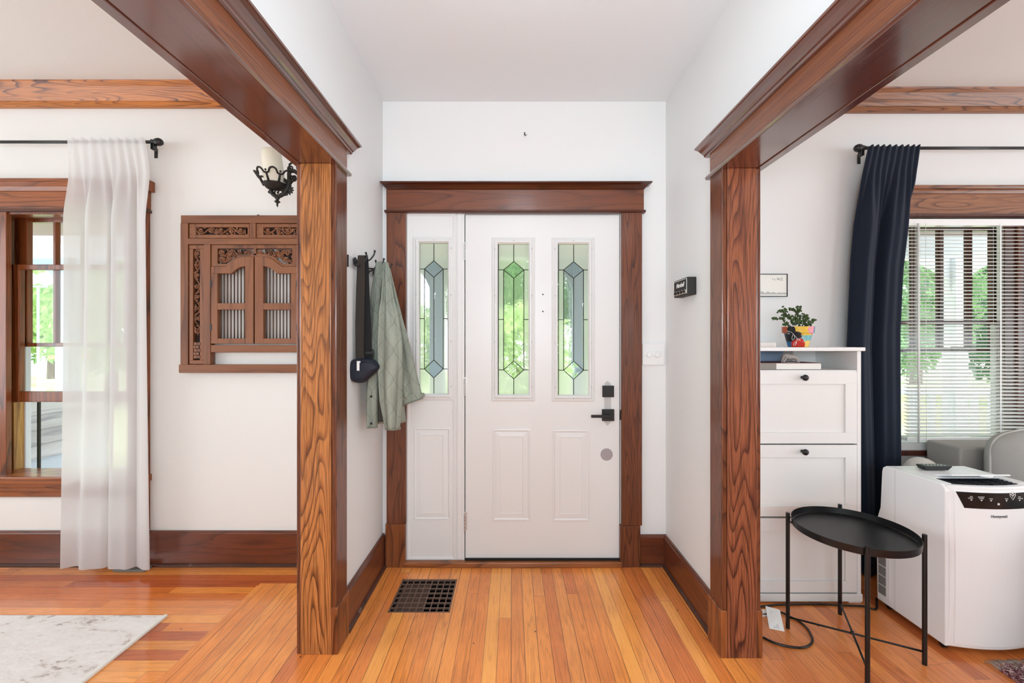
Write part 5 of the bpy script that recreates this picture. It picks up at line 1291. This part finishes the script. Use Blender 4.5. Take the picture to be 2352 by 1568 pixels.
fpan = apatch(lambda z: aX0+.026+.004*((z-.36)/.34)**2, lambda z: aX1-.026, .045, .698, .001, th=.01).build('front_panel', ACM, r, bevel=.003)
cpm = apatch(lambda z: 1.910-(z-.628)*.40, lambda z: 2.180+(z-.628)*.40, .628, .694, .0022, th=.004).build('control_panel', M['acpanel'], r)
def fpt(x, z, o=.0032): return (x, af(x, z)-o, z)
def ptxt(body, px_, py_, size, mat=None, par=None, bold=0):
    x, z = PX(px_, 1.77), PZ(py_, 1.77); return text('lettering', body, size, mat or M['lineart'], par or cpm, fpt(x, z), (1, -.02, 0), (0, 0, 1), bold=bold)
ptxt('Honeywell', 2292, 1186, .0155, M['greytext'], fpan, bold=.0003)
for (t1, t2, px_) in (('FAN', 'CONTROL', 2236), ('WORKING', 'MODES', 2256), ('', 'TIMER', 2276), ('', 'TEMP', 2311), ('FAN', 'CONTROL', 2345)):
    if t1: ptxt(t1, px_, 1143, .0058)
    ptxt(t2, px_, 1146.5, .0058)
for px_ in (2236, 2256, 2276, 2311, 2345):
    x, z = PX(px_, 1.77), PZ(1150.5, 1.77); a, b_, c = fpt(x-.0045, z+.002), fpt(x+.0045, z+.002), fpt(x, z-.0035); MB().add([a, b_, c], [(0, 1, 2)]).build('button_arrow', M['lineart'], cpm)
m = MB()
x, z = PX(2327, 1.77), PZ(1137, 1.77)
dp = [(x+.013*cos(a), z+.013*sin(a)) for a in [pi*1.15-k*pi*1.3/14 for k in range(15)]]+[(x, z-.021)]
m.tube([fpt(*p) for p in dp+dp[:1]], .0008, 5); m.build('arrow_pad_outline', M['lineart'], cpm); m = MB(); m.tube([fpt(x+.0045*cos(k*pi/6), z+.0055*sin(k*pi/6)) for k in range(13)], .0012, 5)
for (dx, dz) in ((-.009, 0), (.009, 0), (0, .009), (0, -.010)): MB().ball(fpt(x+dx, z+dz, .002), .0016, seg=6, rings=4).build('arrow_dot', M['lineart'], cpm)
m.build('arrow_pad_symbols', M['lineart'], cpm); m = MB()
x, z = PX(2292, 1.77), PZ(1158, 1.77)
for i in range(2):
    for j in range(2): m.add([fpt(x-.0045+i*.0048, z-.004+j*.0045), fpt(x-.0003+i*.0048, z-.004+j*.0045), fpt(x-.0003+i*.0048, z-.0002+j*.0045), fpt(x-.0045+i*.0048, z-.0002+j*.0045)], [(0, 1, 2, 3)])
m.build('menu_squares', M['lineart'], cpm)
m = MB(); m.box(aX0-.0015, aX0, 2.066, 2.136, .06, .36); m.build('side_grille_frame', ACM, r, bevel=.001)
m = MB(); 
for i in range(6): z = .068+i*.048; m.box(aX0-.0022, aX0-.001, 2.088, 2.130, z, z+.044)
m.build('side_grille', plain('grille_grey', rgb(128, 128, 126), .5), r)
m = MB(); m.box(aX0-.0006, aX0, 2.040, 2.0412, .03, .71).build('side_seam', M['plategrey'], r)
for (x, y) in ((1.88, 1.84), (2.21, 1.84), (1.88, 2.10), (2.21, 2.10)): MB().lathe([(.014, -.008), (.014, .008)], (x, y, .015), 14, 'X').tube([(x, y, .02), (x, y, .034)], .006, 8).build('caster', M['blackmatte'], r)
# exhaust hose
hp = smooth([(2.10, 2.155, .45), (2.13, 2.21, .57), (2.19, 2.27, .64), (2.27, 2.31, .60), (2.31, 2.35, .46), (2.315, 2.36, .30)], 14)
hh = MB().tube(hp, [.060+.005*(1 if i % 2 else -1) for i in range(len(hp))], 24).build('exhaust_hose', M['hose'], r, smooth=False)
# remote
rx0_, ry0_ = PX(2125, 2.0), 2.005
r = thing('remote_control', (rx0_+.06, ry0_+.02, .718), 'black remote control lying on the air conditioner top', 'remote')
MB().prism([(rx0_+.01, .7185), (rx0_+.115, .7185), (rx0_+.135, .735), (rx0_+.135, .738), (rx0_, .738), (rx0_, .735)], 'Y', ry0_, ry0_+.042).build('body', M['blackmatte'], r, bevel=.0015)
m = MB()
for i in range(6):
    for j in range(2): m.ball((rx0_+.03+i*.016, ry0_+.012+j*.017, .738), .005, .005, .0015, 8, 5)
m.build('button', M['plategrey'], r)
# ------------------------------------------------------------------ sofa
r = thing('sofa', (3.2, 1.9, 0), 'grey linen sofa below the right window', 'sofa')
MB().box(2.39, 4.3, 2.25, 2.44, .04, .765).build('backrest', M['sofa'], r, bevel=.012, bseg=3)
MB().box(2.39, 2.56, 1.50, 2.249, .04, .60).build('armrest', M['sofa'], r, bevel=.012, bseg=3)
MB().box(2.562, 4.3, 1.50, 2.249, .04, .28).build('seat_base', M['sofa'], r, bevel=.01)
def cushion(x0, x1, y0, y1, z0, z1, e=.32, lab=None, puff=.0):
    cx, cy, cz = (x0+x1)/2, (y0+y1)/2, (z0+z1)/2; rx, ry, rz = (x1-x0)/2, (y1-y0)/2, (z1-z0)/2
    def sg(v, p): return math.copysign(abs(v)**p, v)
    def fn(u, v):
        a = 2*pi*u; t = pi*(v-.5)*.9998
        q = Vector((rx*sg(cos(t), e)*sg(cos(a), e), ry*sg(cos(t), .6)*sg(sin(a), .75), rz*sg(sin(t), e)))
        w = .008*mnoise.noise(q*9+Vector((x0*5, 0, 0)))
        # plumper in the middle
        k = 1+.0*abs(q.x/rx); return (cx+q.x+w, cy+q.y*(.55+.45*(1-(abs(q.x)/rx)**3)*(1-(abs(q.z)/rz)**3))+w, cz+q.z+w+.012*sin(q.x*14+x0))
    o = MB().grid(fn, 72, 36, closeu=True).build('back_cushion', M['sofa2'], r, smooth=True)
    pts = []
    for k in range(65):
        a = 2*pi*k/64; X = rx*sg(cos(a), .34)*1.0; Z = rz*sg(sin(a), .34)*1.0
        pts.append((cx+X, cy+.0, cz+Z+.012*sin(X*14+x0)))
    MB().tube(pts, .006, 7).build('piping', M['seam'], o, smooth=True)
cushion(2.43, 3.02, 2.03, 2.26, .42, .875); cushion(3.03, 3.62, 2.03, 2.26, .42, .86); cushion(3.63, 4.22, 2.03, 2.26, .42, .87)
MB().box(2.57, 4.28, 1.50, 2.10, .28, .43).build('seat_cushion', M['sofa2'], r, bevel=.03, bseg=4)
# ------------------------------------------------------------------ power cord with tag
r = thing('power_cord', G(1830, 1480, 0), 'black power cord looped on the floor beside the right post', 'cord')
cpts = [(1.86, 2.155, .02), G(2012, 1399, .006), G(1985, 1393, .006), G(1950, 1391, .006), G(1900, 1388.5, .006), G(1850, 1388, .006), G(1800, 1389, .006), G(1768, 1391, .006), (1.19, 2.10, .006), (1.135, 2.07, .012), (1.15, 2.05, .016), (1.22, 2.045, .012),
        G(1793, 1407, .008), G(1812, 1416, .006), G(1832, 1425, .006), G(1852, 1441, .006), G(1863, 1459, .006), G(1866, 1472, .006), G(1858, 1483, .006), G(1838, 1488, .006), G(1805, 1484, .006), G(1780, 1477, .006), G(1760, 1468, .006), (1.10, 1.93, .006), (1.085, 2.05, .006), (1.09, 2.2, .006), (1.10, 2.42, .03)]
MB().tube(smooth(cpts, 8), .0048, 10).build('cable', plain('black_rubber', rgb(22, 20, 20), .3), r, smooth=True)
m = MB(); tq = [G(1767, 1444, .003), G(1802, 1451, .003), P(1791, 1401, 2.0), P(1758, 1392, 2.03)]
m.add(tq, [(0, 1, 2, 3)]); tg = m.build('warning_tag', M['lineart'], r, solid=.0008)
m = MB(); A_, B_, C_, D_ = [Vector(q) for q in tq]; rnd = random.Random(3)
def tp(u, v): return (A_*(1-u)+B_*u)*(1-v)+(D_*(1-u)+C_*u)*v+Vector((0, -.0012, .0006))
for (u, v0, v1, w) in ((.36, .25, .7, .03), (.36, .08, .12, .03), (.47, .06, .85, .012), (.56, .10, .84, .012), (.64, .05, .70, .012), (.30, .55, .85, .01)):
    v = v0
    while v < v1: dv = rnd.uniform(.03, .09); m.add([tp(u-w, v), tp(u+w, v), tp(u+w, min(v+dv, v1)), tp(u-w, min(v+dv, v1))], [(0, 1, 2, 3)]); v += dv+.015
m.build('print_lines', M['ink'] , tg)
m = MB(); m.add([G(1744, 1418, .003), G(1762, 1416, .003), P(1758, 1400, 2.05), P(1742, 1400, 2.05)], [(0, 1, 2, 3)]); m.build('second_tag', M['lineart'], r, solid=.0008)
